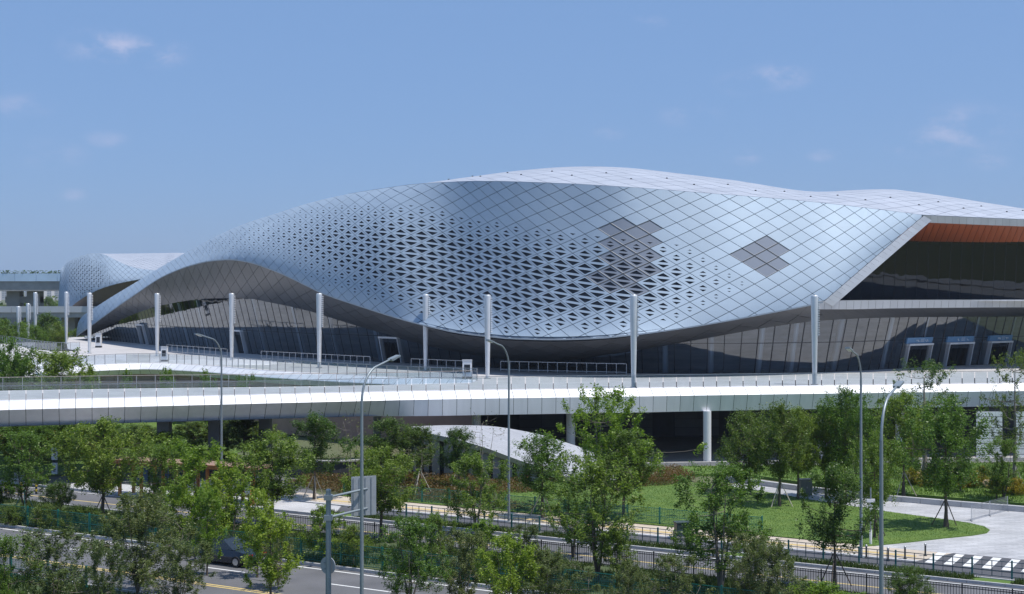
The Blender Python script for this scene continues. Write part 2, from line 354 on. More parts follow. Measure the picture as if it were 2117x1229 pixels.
def lining(mp, s0, s1, lo, hi, ns, nz, depth, name, mt, flip=1.0, smooth=True):
    mb = MB(); g = []
    for i in range(ns+1):
        s_ = s0+(s1-s0)*i/ns; row = []
        for j in range(nz+1):
            z_ = lo(s_)+(hi(s_)-lo(s_))*j/nz
            p = mp(s_, z_); e = .4
            du = mp(min(s_+e, s1), z_)-mp(max(s_-e, s0), z_); dz = max(.02, (hi(s_)-lo(s_))*.05); dv = mp(s_, min(z_+dz, hi(s_)))-mp(s_, max(z_-dz, lo(s_)))
            n = du.cross(dv); n = n.normalized()*flip if n.length > 1e-9 else Vector((0, -1, 0))
            row.append(p-n*depth)
        g.append(row)
    for i in range(ns):
        for j in range(nz): mb.poly([g[i][j], g[i+1][j], g[i+1][j+1], g[i][j+1]])
    return hpart(mb, name, mt)

# ---- main facade shell, measured as its lower edge, its crease and their distances
bot0 = pch([(157,696),(205,661),(273,613),(342,569),(400,547),(437,539),(475,536.5),(505,540),(568,560),(637,592),(664,605),(739,631),(842,663),(893,676),(944,687),(1000,694),(1060,699.5),(1147,701.5),(1231,699),(1308,692),(1438,674),(1557,653),(1625,640),(1677,630),(1702,624)])
bot = lambda x: bot0(x) if x < 1702 else 624-(x-1702)*(624-446)/(1909-1702)
top = pch([(157,694),(160,672),(167,658),(191,640),(294,576),(369,531),(400,513.6),(452,486),(509,461.6),(567,443),(634,421.5),(699,405.6),(765,394),(817,386.5),(850,382),(915,377.7),(985,375),(1040,375.5),(1090,377),(1170,380),(1256,384.7),(1350,391),(1442,398.5),(1594,410),(1700,420),(1741,424.5),(1909,445)])
Yb = pch([(157,244),(205,232),(300,212),(475,184),(660,165),(880,150),(1000,144),(1130,139.5),(1310,137.5),(1500,138.5),(1702,142),(1909,151)])
Yt = pch([(157,244.5),(205,237),(369,219),(500,203),(600,192),(860,165),(1000,153.5),(1150,147),(1310,144),(1500,144.3),(1700,147.5),(1909,151)])
C1 = 1-math.sqrt(1-.97)
def fac(px, t):
    k = max(sstep(780, 980, px), 1-sstep(330, 520, px)); fl = (1-math.sqrt(max(0, 1-.97*t*t)))/C1; fr_ = t**((.72+.55*sstep(1150, 1650, px)) if px > 600 else 1.25)
    Y = Yb(px)+(Yt(px)-Yb(px))*((1-k)*fl+k*fr_)
    b_, t_ = bot(px), top(px); return W(px, b_+(t_-b_)*t, Y)
PXS = np.linspace(157, 1909, 420)
ref = [fac(p, .45) for p in PXS]
SS = np.concatenate([[0], np.cumsum([math.hypot(b.x-a.x, b.y-a.y) for a, b in zip(ref, ref[1:])])])
Smax = float(SS[-1]); S_at = lambda px: float(np.interp(px, PXS, SS)); P_at = lambda s: float(np.interp(s, SS, PXS))
TS = np.linspace(0, 1, 41)
TAB = np.array([[fac(p, t)[:] for t in TS] for p in PXS])          # cached surface
tiltf = pch([(0, 0), (S_at(500), 3.0), (S_at(860), 6.0), (S_at(1217), 10.2), (S_at(1500), 11.6), (Smax, 12.4)])
TILT = np.array([tiltf(s) for s in SS])
def fac_map(s, z):
    x = np.interp(s, SS, np.arange(len(SS))); i = min(int(x), len(SS)-2); f = x-i
    c = TAB[i]*(1-f)+TAB[i+1]*f; zz = z-float(np.interp(s, SS, TILT))
    t = float(np.interp(zz, c[:, 2], TS)) if c[-1, 2]-c[0, 2] > 1e-3 else 0.0
    q = t*40; j = min(int(q), 39); g = q-j
    p = c[j]*(1-g)+c[j+1]*g; return Vector(p)
def zlim(k):
    arr = TAB[:, k, 2]+TILT
    return lambda s: float(np.interp(s, SS, arr))
f_lo, f_hi = zlim(0), zlim(-1)
h_top = pch([(380,520),(430,500),(560,447),(720,424),(860,427),(1000,455),(1217,487),(1350,497),(1480,532),(1560,580)])
h_bot = pch([(380,528),(450,524),(560,533),(660,582),(800,628),(900,662),(1050,697),(1200,693),(1350,672),(1520,618),(1560,590)])
def px_of(p): return CX+F*p.x/p.y, HY+F*(CZ-p.z)/p.y
def hole(s, z):
    x, y = px_of(fac_map(s, z))
    if x < 400 or x > 1556: return 0
    d = min(y-h_top(x), h_bot(x)-y)/(.5*max(20, h_bot(x)-h_top(x)))
    if d < 0: return 0
    d2 = min(y-h_top(x), h_bot(x)-y)
    side = min(.62+.38*sstep(480, 900, x), 1-.62*sstep(1290, 1540, x))
    return min(1.0, .36+.64*min(1, d2/62.0))*side
def inpoly(x, y, P):
    r = False
    for (x1, y1), (x2, y2) in zip(P, P[1:]+P[:1]):
        if (y1 > y) != (y2 > y) and x < (x2-x1)*(y-y1)/(y2-y1)+x1: r = not r
    return r
CL1 = [(1300,447),(1318,460),(1340,446),(1368,462),(1345,488),(1352,520),(1345,565),(1320,606),(1262,606),(1232,585),(1240,540),(1236,505),(1244,478)]
CL2 = [(1577,485),(1652,518),(1577,572),(1508,540)]
def special(s, z):
    x, y = px_of(fac_map(s, z)); return inpoly(x, y, CL1) or inpoly(x, y, CL2)
A_, B_ = 1.38, .745
diamond_panels(fac_map, 0.3, Smax-.2, f_lo, f_hi, A_, B_, .055, 'cladding_panel', [M_PANEL, M_RECESS, M_PMESH, M_FRAME], hole, special, keep=300, seed=3)
lining(fac_map, 0, Smax, f_lo, f_hi, 150, 14, .38, 'shell_lining', M_DARK)

# ---- roof behind the crease
sil = pch([(157,692),(400,513.6),(634,421.5),(800,389),(850,382),(886,370.5),(933,362.5),(1000,353),(1097,345.5),(1150,345),(1212,347),(1346,359),(1499,375),(1614,391),(1660,396.5),(1694,398.5),(1762,394.5),(1864,392),(1967,402),(2117,423),(2420,470)])
RPX = np.concatenate([PXS, np.linspace(1915, 2400, 60)])
r_top = pch([(1909,445),(2117,454),(2400,464)]); r_Y = pch([(1909,151),(2117,158),(2400,168)])
RF = [fac(p, 1.0) if p <= 1909 else W(p, r_top(p), r_Y(p)) for p in RPX]
RSS = np.concatenate([[0], np.cumsum([math.hypot(b.x-a.x, b.y-a.y) for a, b in zip(RF, RF[1:])])])
RD = Vector((.22, .975, 0)); R0 = 42.0
def roof_m(p0, target):
    lo_, hi_ = -.2, 1.2
    for _ in range(30):
        m = (lo_+hi_)/2; best = max((p0.z+m*r-m*r*r/(2*R0)-CZ)/(p0.y+RD.y*r) for r in (0, 5, 10, 15, 20, 25, 30, 35, 40, 45, 50)) if m > 0 else -1
        if best < target: lo_ = m
        else: hi_ = m
    return (lo_+hi_)/2
RM = []
for p, p0 in zip(RPX, RF):
    tg = (HY-sil(p))/F; base = (p0.z-CZ)/p0.y
    RM.append(roof_m(p0, tg) if tg > base+1e-4 else 0.0)
RM = np.array(RM); ker = np.ones(9)/9; RM = np.convolve(np.pad(RM, 4, mode='edge'), ker, mode='valid')
RFA = np.array([p[:] for p in RF])
def roof_map(s, r):
    x = np.interp(s, RSS, np.arange(len(RSS))); i = min(int(x), len(RSS)-2); f = x-i
    p = RFA[i]*(1-f)+RFA[i+1]*f; m = RM[i]*(1-f)+RM[i+1]*f
    drop = .0045*r*r if m < .02 else 0
    return Vector((p[0]+RD.x*r, p[1]+RD.y*r, p[2]+.03+m*r-m*r*r/(2*R0)-drop*(1-min(1, max(0, m)/.02))))
RS1 = float(RSS[-1]); r_s0 = float(np.interp(720, RPX, RSS))
diamond_panels(roof_map, r_s0, RS1, lambda s: 0.0, lambda s: 52.0, 1.75, 2.1, .06, 'roof_panel', [M_ROOF], keep=300, seed=7, jit=.005)
lining(roof_map, 0, RS1, lambda s: 0.0, lambda s: 80.0, 120, 16, .3, 'roof_lining', mat('roof_joint', (.16, .17, .19), rough=.7))
# small round roof anchors seen as dark dots on the pale roof
mb = MB()
for k in range(34):
    s_ = r_s0+18+k*3.5; 
    for r_ in ((6.3,) if k % 2 else (10.5,)):
        p = roof_map(min(s_, RS1-1), r_); mb.tube([p, p+Vector((0, 0, .10))], .11, 6)
tag(hpart(mb, 'roof_anchors', M_MULL), kind='stuff')

# ---- glass wall under the shell
gy = pch([(157,697),(191,689),(239,667),(290,645),(342,630),(437,617.5),(500,617),(570,628),(637,643),(705,664),(790,689),(876,713),(971,733),(1040,742),(1120,746),(1200,742),(1243,736),(1334,722),(1464,699),(1629,671),(1690,664),(1800,658),(1900,656),(2117,655),(2400,655)])
gb = pch([(150,697),(215,703),(300,712),(480,729),(660,742),(850,752),(1000,760),(1130,766),(1320,772),(1500,773.5),(1700,770),(1750,768),(1900,760),(2027,754.5),(2117,750),(2400,740)])
DZ = 7.0
GPX = np.linspace(175, 2400, 360)
GB = [G(p, gb(p), DZ) for p in GPX]
GN = []
for i in range(len(GB)):
    d = GB[min(i+3, len(GB)-1)]-GB[max(i-3, 0)]; GN.append(Vector((d.y, -d.x, 0)).normalized())
GS = np.concatenate([[0], np.cumsum([(b-a).length for a, b in zip(GB, GB[1:])])])
def gtop(i):
    B, n = GB[i], GN[i]; h = 4.0
    for _ in range(12):
        q = B+n*(.27*h)+Vector((0, 0, h)); x, y = px_of(q); h += (y-gy(x))*q.y/F*.8; h = max(.05, h)
    return h
GH = np.array([gtop(i) for i in range(len(GB))])
GBA = np.array([p[:] for p in GB]); GNA = np.array([p[:] for p in GN])
def gl_pt(s, v, inset=0.0, zabs=None):
    x = np.interp(s, GS, np.arange(len(GS))); i = min(int(x), len(GS)-2); f = x-i
    B = Vector(GBA[i]*(1-f)+GBA[i+1]*f); n = Vector(GNA[i]*(1-f)+GNA[i+1]*f).normalized(); h = float(GH[i]*(1-f)+GH[i+1]*f)
    hh = h*v if zabs is None else min(zabs, h)
    return B+n*(.27*hh-inset)+Vector((0, 0, hh))
GSM = float(GS[-1]); gpx = lambda s: float(np.interp(s, GS, GPX))
mod = 1.72; npane = int(GSM/mod); mmb = MB()
PORT = [(303,),(503,),(817,),(1887,),(1972,),(2053,)]
def s_of_px(px): return float(np.interp(px, GPX, GS))
for k in range(npane):
    s0_, s1_ = k*mod, (k+1)*mod
    h0 = (gl_pt(s0_, 1)-gl_pt(s0_, 0)).z
    if h0 < .35: continue
    rows = [0.0, 3.3, 20.0] if h0 > 4.2 else [0.0, 20.0]
    if gpx(s0_) > 2180: rows = [0.0, 20.0]
    for za, zb in zip(rows, rows[1:]):
        mb = MB(); e = .03
        mb.poly([gl_pt(s0_+e, 0, 0, za+e), gl_pt(s1_-e, 0, 0, za+e), gl_pt(s1_-e, 0, 0, zb-e), gl_pt(s0_+e, 0, 0, zb-e)])
        hpart(mb, 'glass_pane', M_GLASS)
    a, b = gl_pt(s0_, 0, .06), gl_pt(s0_, 1, .06)
    mb = MB(); mb.beam(a, b, .07, .24); hpart(mb, 'mullion', M_MULL)
tr = MB()
for k in range(npane):
    for zz in (.05, 3.3):
        a, b = gl_pt(k*mod, 0, .04, zz), gl_pt((k+1)*mod, 0, .04, zz)
        if a.z-7 > zz-.3 or zz < .1: tr.beam(a, b, .08, .08)
tag(hpart(tr, 'transom', M_MULL), kind='stuff')
# interior seen through the panes: floor line, stone core wall, leaning white columns
iw = MB()
for k in range(0, 120):
    s0_, s1_ = GSM*k/120, GSM*(k+1)/120
    a, b = gl_pt(s0_, 0, 7.0), gl_pt(s1_, 0, 7.0)
    ha, hb = max(.1, (gl_pt(s0_, 1)-gl_pt(s0_, 0)).z*.98), max(.1, (gl_pt(s1_, 1)-gl_pt(s1_, 0)).z*.98); iw.poly([a, b, b+Vector((0, 0, hb)), a+Vector((0, 0, ha))])
hpart(iw, 'core_wall', M_INT)
for pxc in (385, 425, 540, 620, 690, 780, 1375, 1470, 1572, 1640, 1730, 1832, 1905, 2010, 2085):
    s_ = s_of_px(pxc); a, b = gl_pt(s_, 0, .75), gl_pt(s_, 1, .75)
    mb = MB(); mb.tube([a, b], [.34, .30], 12); hpart(mb, 'leaning_column', M_WHITE, True)
# ---- soffit between lower edge and glass
QPX = np.linspace(157.5, 1702, 220); SO = np.array([W(p, bot0(p), Yb(p))[:] for p in QPX])
SI = []
for p in QPX:
    q = 191+(p-157.5)*(1702-191)/(1702-157.5); s_ = s_of_px(q); SI.append(gl_pt(s_, 1.0, -.02)[:])
SI = np.array(SI); SQ = np.concatenate([[0], np.cumsum(np.linalg.norm(np.diff((SO+SI)/2, axis=0), axis=1))]); SW = np.linalg.norm(SO-SI, axis=1)
def soff_map(s, r):
    x = np.interp(s, SQ, np.arange(len(SQ))); i = min(int(x), len(SQ)-2); f = x-i
    o = SO[i]*(1-f)+SO[i+1]*f; n = SI[i]*(1-f)+SI[i+1]*f; w = max(.02, SW[i]*(1-f)+SW[i+1]*f); v = min(1, max(0, r/w))
    p = Vector(o*(1-v)+n*v); p.z -= .35*4*v*(1-v)*min(1, w/8); return p
s_w = lambda s: float(np.interp(s, SQ, SW))
SQM = float(SQ[-1])
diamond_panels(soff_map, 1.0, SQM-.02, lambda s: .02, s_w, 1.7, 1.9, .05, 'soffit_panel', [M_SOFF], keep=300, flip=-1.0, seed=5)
lining(soff_map, 0, SQM, lambda s: 0.0, s_w, 120, 5, .25, 'soffit_lining', M_DARK, flip=-1.0)
# bright folded edge along the lower rim
rim = MB(); 
for i in range(len(QPX)-1):
    a, b = Vector(SO[i]), Vector(SO[i+1]); n = Vector((0, .10, 0)); rim.poly([a+Vector((0,-.03,.02)), b+Vector((0,-.03,.02)), b+Vector((0,.05,-.12)), a+Vector((0,.05,-.12))])
hpart(rim, 'lower_rim', M_PANEL)

# ---- right hand cut: return strip, roof edge band, orange ceiling, upper glass, canopy
cut = [(1909-(1909-1702)*k/24, 446+(624-446)*k/24) for k in range(25)]
for k in range(24):
    (xa, ya), (xb, yb) = cut[k], cut[k+1]
    a, b = W(xa, ya, Yb(xa)), W(xb, yb, Yb(xb)); d = (b-a)*.012; ins = Vector((1.05, .55, -.5)); up = Vector((.05, -.02, -.01))
    mb = MB(); A, B = a+d+up, b-d+up
    mb.poly([A, B, B+ins, A+ins]); mb.poly([A+ins, B+ins, B+ins+Vector((.1, 2.2, .1)), A+ins+Vector((.1, 2.2, .1))])
    hpart(mb, 'return_panel', M_GREYAL)
xs_b = np.linspace(1909, 2400, 34)
for xa, xb in zip(xs_b, xs_b[1:]):
    a, b = W(xa, r_top(xa)+.6, r_Y(xa)), W(xb, r_top(xb)+.6, r_Y(xb)); d = (b-a)*.01; dn = Vector((.1, .25, -.78))
    mb = MB(); mb.poly([a+d, a+d+dn, b-d+dn, b-d]); mb.poly([a+d+dn, a+d+dn+Vector((0, .8, .02)), b-d+dn+Vector((0, .8, .02)), b-d+dn]); hpart(mb, 'roof_edge_panel', M_GREYAL)
YU = 163.0
def ceil_front(x): p = W(x, r_top(x)+.6, r_Y(x)); return p+Vector((.1, .4, -.74))
cx_ = np.linspace(1880, 2400, 40)
for k in range(len(cx_)-1):
    xa, xb = cx_[k], cx_[k+1]
    a, b = ceil_front(max(xa, 1909)) if xa >= 1909 else ceil_front(1909)+Vector(((xa-1909)*.054, 6*(1909-xa)/29, -.9*(1909-xa)/29)), None
    b = ceil_front(xb) if xb >= 1909 else ceil_front(1909)+Vector(((xb-1909)*.054, 6*(1909-xb)/29, -.9*(1909-xb)/29))
    c, e = W(xb-18, 501+(xb-1865)*.028, YU), W(xa-18, 501+(xa-1865)*.028, YU)
    mb = MB(); g_ = (b-a).normalized()*.025; mb.poly([a+g_, e+g_, c-g_, b-g_]); hpart(mb, 'ceiling_board', M_ORANGE)
zt, zb_ = 16+98*YU/F+.3, 14.7
for k in range(34):
    x0_ = (1712-CX)*YU/F+k*1.32; mb = MB()
    y0_ = YU-.05
    mb.poly([(x0_+.03, y0_, zb_), (x0_+1.29, y0_, zb_), (x0_+1.29, y0_-.9, zt), (x0_+.03, y0_-.9, zt)]); hpart(mb, 'upper_glass_pane', M_GLASSD)
    mb = MB(); mb.beam((x0_, y0_+.05, zb_), (x0_, y0_-.85, zt), .05, .12); hpart(mb, 'upper_mullion', M_MULL)
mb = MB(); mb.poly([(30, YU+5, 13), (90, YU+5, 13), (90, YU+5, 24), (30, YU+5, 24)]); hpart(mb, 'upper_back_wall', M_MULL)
mb = MB(); mb.poly([(31, 146, 14.72), (90, 160, 14.72), (90, YU+5, 14.72), (31, YU+5, 14.72)]); hpart(mb, 'canopy_top', M_GREYAL)
# canopy over the entrances
cf = lambda x, y: W(x, y, 142+(x-1702)*.0285)
ct = pch([(1690,623),(1750,621.5),(1850,620.5),(2117,620),(2400,620)]); cbm = pch([(1690,640),(1750,640),(1850,638),(2117,636),(2400,636)])
xs_c = np.linspace(1690, 2400, 48)
for xa, xb in zip(xs_c, xs_c[1:]):
    a, b, c, e = cf(xa, ct(xa)), cf(xb, ct(xb)), cf(xb, cbm(xb)), cf(xa, cbm(xa)); g_ = (b-a)*.012; inn = Vector((0, .22, 0)); bk = Vector((0, 2.4, -.02))
    mb = MB(); mb.poly([a+g_, e+g_+inn, c-g_+inn, b-g_]); mb.poly([a+g_, b-g_, b-g_+bk, a+g_+bk]); hpart(mb, 'canopy_fascia_panel', M_GREYAL)
    s0_, s1_ = s_of_px(xa+4), s_of_px(xb+4); q, w_ = gl_pt(s0_, 1, -.02), gl_pt(s1_, 1, -.02)
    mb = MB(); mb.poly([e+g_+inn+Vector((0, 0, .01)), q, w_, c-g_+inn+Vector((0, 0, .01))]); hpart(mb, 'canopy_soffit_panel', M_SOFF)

# ---- entrance portals
def letters(txt, size, parent, loc, rot, name='lettering'):
    cu = bpy.data.curves.new(name, 'FONT'); cu.body = txt; cu.size = size; cu.extrude = .01; cu.align_x = 'CENTER'; cu.align_y = 'CENTER'; cu.materials.append(M_LETTER)
    o = link(name, cu); dg = bpy.context.evaluated_depsgraph_get(); me = bpy.data.meshes.new_from_object(o.evaluated_get(dg)); bpy.data.objects.remove(o); o = link(name, me, parent)
    o.location = loc; o.rotation_euler = rot; return o
def portal(pxc, wid, hgt, txt=None, out=.55):
    s_ = s_of_px(pxc); B = gl_pt(s_, 0); n = (gl_pt(s_, 0, -1)-B).normalized(); n.z = 0; n.normalize(); ax = Vector((-n.y, n.x, 0))
    rt = empty('entrance_portal', B-HOFF); rt.parent = hall
    ln = .24
    def P(u, d, z): return n*(d+ln*z)+ax*u+Vector((0, 0, z))
    for sg in (-1, 1):
        mb = MB(); u0, u1 = sg*wid/2, sg*(wid/2+.16)
        lo_, hi_ = (u0, u1) if u0 < u1 else (u1, u0)
        P8 = [P(u, d, z) for z in (0.02, hgt) for u, d in ((lo_, -1.2), (hi_, -1.2), (hi_, out), (lo_, out))]
        for q in ((3,2,1,0),(4,5,6,7),(0,1,5,4),(1,2,6,5),(2,3,7,6),(3,0,4,7)): mb.poly([P8[k] for k in q])
        mb.build('side_frame', M_GREYAL, rt)
    mb = MB(); P8 = [P(u, d, z) for z in (hgt+.003, hgt+.22) for u, d in ((-wid/2-.16, -1.2), (wid/2+.16, -1.2), (wid/2+.16, out+.05), (-wid/2-.16, out+.05))]
    for q in ((3,2,1,0),(4,5,6,7),(0,1,5,4),(1,2,6,5),(2,3,7,6),(3,0,4,7)): mb.poly([P8[k] for k in q])
    mb.build('head_frame', M_WHITE, rt)
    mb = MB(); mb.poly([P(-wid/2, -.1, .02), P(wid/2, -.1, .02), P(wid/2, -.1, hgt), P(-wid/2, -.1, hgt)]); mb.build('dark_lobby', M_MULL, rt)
    for k in range(4):
        u0 = -wid/2+.25+k*(wid-.5)/4
        mb = MB(); mb.poly([P(u0+.05, .1, .03), P(u0+(wid-.5)/4-.05, .1, .03), P(u0+(wid-.5)/4-.05, .1, hgt-.5), P(u0+.05, .1, hgt-.5)]); mb.build('door_leaf', M_GLASSD, rt)
    if txt:
        mb = MB(); P8 = [P(u, d, z) for z in (hgt+.24, hgt+.92) for u, d in ((-wid/2-.45, out-.55), (wid/2+.10, out-.55), (wid/2+.10, out-.2), (-wid/2-.45, out-.2))]
        for q in ((3,2,1,0),(4,5,6,7),(0,1,5,4),(1,2,6,5),(2,3,7,6),(3,0,4,7)): mb.poly([P8[k] for k in q])
        sb = mb.build('sign_board', M_SIGNBLUE, rt)
        rz = math.atan2(ax.y, ax.x)
        for tx, u, sz in ((txt[0], -.62, .50), (txt[1], .98, .50)):
            letters(tx, sz, rt, P(u, out-.17, hgt+.58), (math.radians(90-13), 0, rz))
        for row in range(3):
            mb = MB()
            for q in range(4): 
                uu = -.08+q*.17; zz = hgt+.42+row*.14
                mb.poly([P(uu, out-.18, zz), P(uu+.12, out-.18, zz), P(uu+.12, out-.18, zz+.05), P(uu, out-.18, zz+.05)])
            mb.build('small_print', M_LETTER, rt)
portal(303, 2.6, 3.1); portal(503, 2.8, 3.1); portal(817, 3.0, 3.0)
portal(1888, 3.9, 2.6, ('+E', 'DI')); portal(1973, 3.9, 2.6, ('E', 'C')); portal(2055, 3.9, 2.6, ('A8', 'B+'))
# ================================================================ second hall, far behind on the left
hall2 = tag(empty('exhibition_hall', (-95, 300, 7)), 'smaller grey shell hall behind the left end of the big hall', 'building')
hall_keep, HOFF_keep = hall, HOFF
hall, HOFF = hall2, Vector(hall2.location)
t2 = pch([(117,690),(119,650),(122,600),(125,562),(127,556),(135,547),(147,538),(171,528),(191,524),(208,525),(239,538),(266,550),(290,556),(318,559),(345,561)])
b2 = pch([(117,697),(124,692),(133,664),(143,641),(171,617),(205,599),(239,588),(294,577),(345,570)])
y2b = pch([(117,312),(143,300),(205,292),(294,288),(345,287)]); y2t = pch([(117,314),(135,318),(191,315),(239,305),(345,297)])
def fac2(px, t):
    Y = y2b(px)+(y2t(px)-y2b(px))*t**1.7; return W(px, b2(px)+(t2(px)-b2(px))*t, Y)
P2 = np.linspace(117.5, 344, 120); T2 = np.array([[fac2(p, t)[:] for t in TS] for p in P2])
S2 = np.concatenate([[0], np.cumsum([math.hypot(*(b[18, :2]-a[18, :2])) for a, b in zip(T2, T2[1:])])])
def map2(s, z):
    x = np.interp(s, S2, np.arange(len(S2))); i = min(int(x), len(S2)-2); f = x-i
    c = T2[i]*(1-f)+T2[i+1]*f; t = float(np.interp(z, c[:, 2], TS)); q = t*40; j = min(int(q), 39); g = q-j
    return Vector(c[j]*(1-g)+c[j+1]*g)
lim2 = lambda k: (lambda s: float(np.interp(s, S2, T2[:, k, 2])))
def hole2(s, z):
    x, y = px_of(map2(s, z)); d = math.hypot((x-178)/48, (y-578)/42); return .75 if d < .75 else (.5 if d < 1.05 else 0)
diamond_panels(map2, .2, float(S2[-1])-.1, lim2(0), lim2(-1), .8, .6, .045, 'cladding_panel', [M_PANEL, M_RECESS, M_PMESH], hole2, keep=0, seed=8, jit=.004, recess=.15)
lining(map2, 0, float(S2[-1]), lim2(0), lim2(-1), 60, 10, .3, 'shell_lining', M_DARK)
# its roof and brown underside
rf = [W(p, t2(p), y2t(p)) for p in np.linspace(185, 344, 60)]+[W(p, 561, 296) for p in np.linspace(346, 470, 20)]
rfa = np.array([p[:] for p in rf]); rs2 = np.concatenate([[0], np.cumsum(np.linalg.norm(np.diff(rfa, axis=0), axis=1))])
def roof2(s, r):
    x = np.interp(s, rs2, np.arange(len(rs2))); i = min(int(x), len(rs2)-2); f = x-i; p = Vector(rfa[i]*(1-f)+rfa[i+1]*f)
    zt_ = 16+(HY-525.5)*345/F; v = r/40.0; z = p.z+(zt_-p.z)*math.sin(min(v, 1)*math.pi/2); return Vector((p.x+(p.x/p.y)*r*.9, p.y+r, z))
diamond_panels(roof2, 0, float(rs2[-1]), lambda s: .02, lambda s: 42.0, 1.1, 1.6, .05, 'roof_panel', [M_ROOF], keep=0, seed=9)
lining(roof2, 0, float(rs2[-1]), lambda s: 0.0, lambda s: 60.0, 60, 10, .3, 'roof_lining', M_DARK)
mb = MB(); us = np.linspace(124, 345, 50); inn = pch([(124,696),(143,699),(200,672),(260,632),(300,600),(345,580)])
for xa, xb in zip(us, us[1:]): mb.poly([W(xa, b2(xa), y2b(xa)), W(xb, b2(xb), y2b(xb)), W(xb, max(inn(xb), b2(xb)+1), y2b(xb)+9), W(xa, max(inn(xa), b2(xa)+1), y2b(xa)+9)])
hpart(mb, 'soffit', mat('brown_soffit', (.20, .165, .15), rough=.5, metal=.2, var=.1, scale=.5))
mb = MB()
for xa, xb in zip(us, us[1:]): mb.poly([W(xa, max(inn(xa), b2(xa)+1), y2b(xa)+9), W(xb, max(inn(xb), b2(xb)+1), y2b(xb)+9), W(xb, 706, y2b(xb)+9), W(xa, 706, y2b(xa)+9)])
hpart(mb, 'glass_wall', M_GLASSD)
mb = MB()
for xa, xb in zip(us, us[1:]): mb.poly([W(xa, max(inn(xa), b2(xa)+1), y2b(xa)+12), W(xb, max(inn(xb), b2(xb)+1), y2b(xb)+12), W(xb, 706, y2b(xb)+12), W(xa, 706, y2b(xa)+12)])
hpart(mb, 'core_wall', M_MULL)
hall, HOFF = hall_keep, HOFF_keep

# ================================================================ elevated deck
deck = tag(empty('elevated_deck', (0, 120, 0)), 'broad raised pedestrian deck with white rounded edge in front of the hall', 'deck')
fe = pch([(-160,834),(0,829),(300,822),(600,815),(900,808.5),(1300,803),(1700,797.5),(2117,792.5),(2400,789.5)])
FE = [G(x, fe(x), DZ) for x in np.linspace(-160, 2400, 200)]
me_ = pch([(-160,781),(0,771),(120,762),(200,754.5),(300,751.5),(420,756),(560,767),(700,775),(850,782),(985,787)])
ME = [G(x, me_(x), DZ) for x in np.linspace(-160, 985, 90)]
rw_ = pch([(-160,813),(0,808),(300,803),(600,799.5),(900,794),(975,792)])
RW = [G(x, rw_(x), DZ) for x in np.linspace(-160, 975, 70)]
LW = [G(x, y, DZ) for x, y in ((190, 722), (165, 726), (120, 727), (70, 722), (34, 714), (-20, 708), (-160, 700))]
outline = FE + [Vector((86, 250, DZ)), Vector((-45, 266, DZ)), G(135, 697.5, DZ), G(140, 722, DZ)] + LW[1:] + ME + RW[::-1]
flat('deck_paving', [p-Vector((0, 120, 0)) for p in outline], M_DECK, z=DZ, parent=deck)
flat('deck_underside', [p-Vector((0, 120, 0)) for p in outline], M_CONCD, z=DZ-2.1, parent=deck)
def resample(pts, step):
    P = np.array([p[:] for p in pts]); d = np.concatenate([[0], np.cumsum(np.linalg.norm(np.diff(P, axis=0), axis=1))])
    n = max(2, int(d[-1]/step)+1); q = np.linspace(0, d[-1], n)
    return [Vector([np.interp(t, d, P[:, k]) for k in range(3)]) for t in q]
def normals(pts):
    out = []
    for i in range(len(pts)):
        d = pts[min(i+1, len(pts)-1)]-pts[max(i-1, 0)]; out.append(Vector((d.y, -d.x, 0)).normalized())
    return out
lowo = pch([(-160,-1.0),(0,-1.0),(660,-1.0),(760,-.75),(840,.1),(920,.52),(1300,.55),(1420,.35),(1560,.25),(2117,.22),(2400,.2)])
def prof(lean, dep=2.15, sc=1.0): return [(-.30, .0), (.0, .0), (.32, -.09), (.34, -.11), (.70, -.36), (1.05, -.60), (1.10, -.68), (1.10+(lean-.65)*.5, -.68-(dep-.68)*.5), (lean+.45, -dep), (lean-.3, -dep-.02)]
def fascia(pts, leanf, dep, name='fascia_panel', mt=M_WHITE):
    nn = normals(pts)
    for k in range(len(pts)-1):
        a, b = pts[k], pts[k+1]; g = (b-a).normalized()*.018
        la, lb = leanf(px_of(a)[0]), leanf(px_of(b)[0]); pa, pb = prof(la, dep), prof(lb, dep)
        A = [a+g+nn[k]*o+Vector((0, -120, z+.012)) for o, z in pa]; B = [b-g+nn[k+1]*o+Vector((0, -120, z+.012)) for o, z in pb]
        mb = MB(); n = len(A)
        for A2, B2 in ((A[:2], B[:2]), (A[1:3], B[1:3]), (A[2:4], B[2:4]), (A[3:6], B[3:6]), (A[5:7], B[5:7]), (A[6:9], B[6:9]), (A[8:], B[8:])):
            i0 = len(mb.v); n = len(A2); mb.v += [tuple(p) for p in A2]+[tuple(p) for p in B2]
            for q in range(n-1): mb.f.append((i0+q, i0+q+1, i0+n+q+1, i0+n+q)); mb.m.append(0)
        mb.build(name, mt, deck, True)
fascia(resample(FE, 1.28), lowo, 2.15)
fascia(resample(ME, 1.5), lambda x: .1, 1.3)
# dark backing behind panel joints and the brown side of the second edge
for pts, dep in ((resample(FE, 3), 2.1), (resample(ME, 3), 1.2)):
    nn = normals(pts); mb = MB()
    for k in range(len(pts)-1):
        a, b = pts[k]-nn[k]*.5-Vector((0, 120, .05)), pts[k+1]-nn[k+1]*.5-Vector((0, 120, .05)); mb.poly([a, b, b-Vector((0, 0, dep)), a-Vector((0, 0, dep))])
    mb.build('edge_beam', M_DARK, deck)
brown = mat('brown_render', (.40, .25, .21), rough=.7, var=.15, scale=.6)
mb = MB(); pts = resample(ME, 3)
for a, b in zip(pts, pts[1:]):
    a, b = a+Vector((0, -119.5, -1.2)), b+Vector((0, -119.5, -1.2)); mb.poly([a, b, b-Vector((0, 0, 5.7)), a-Vector((0, 0, 5.7))])
mb.build('brown_side_wall', brown, deck)
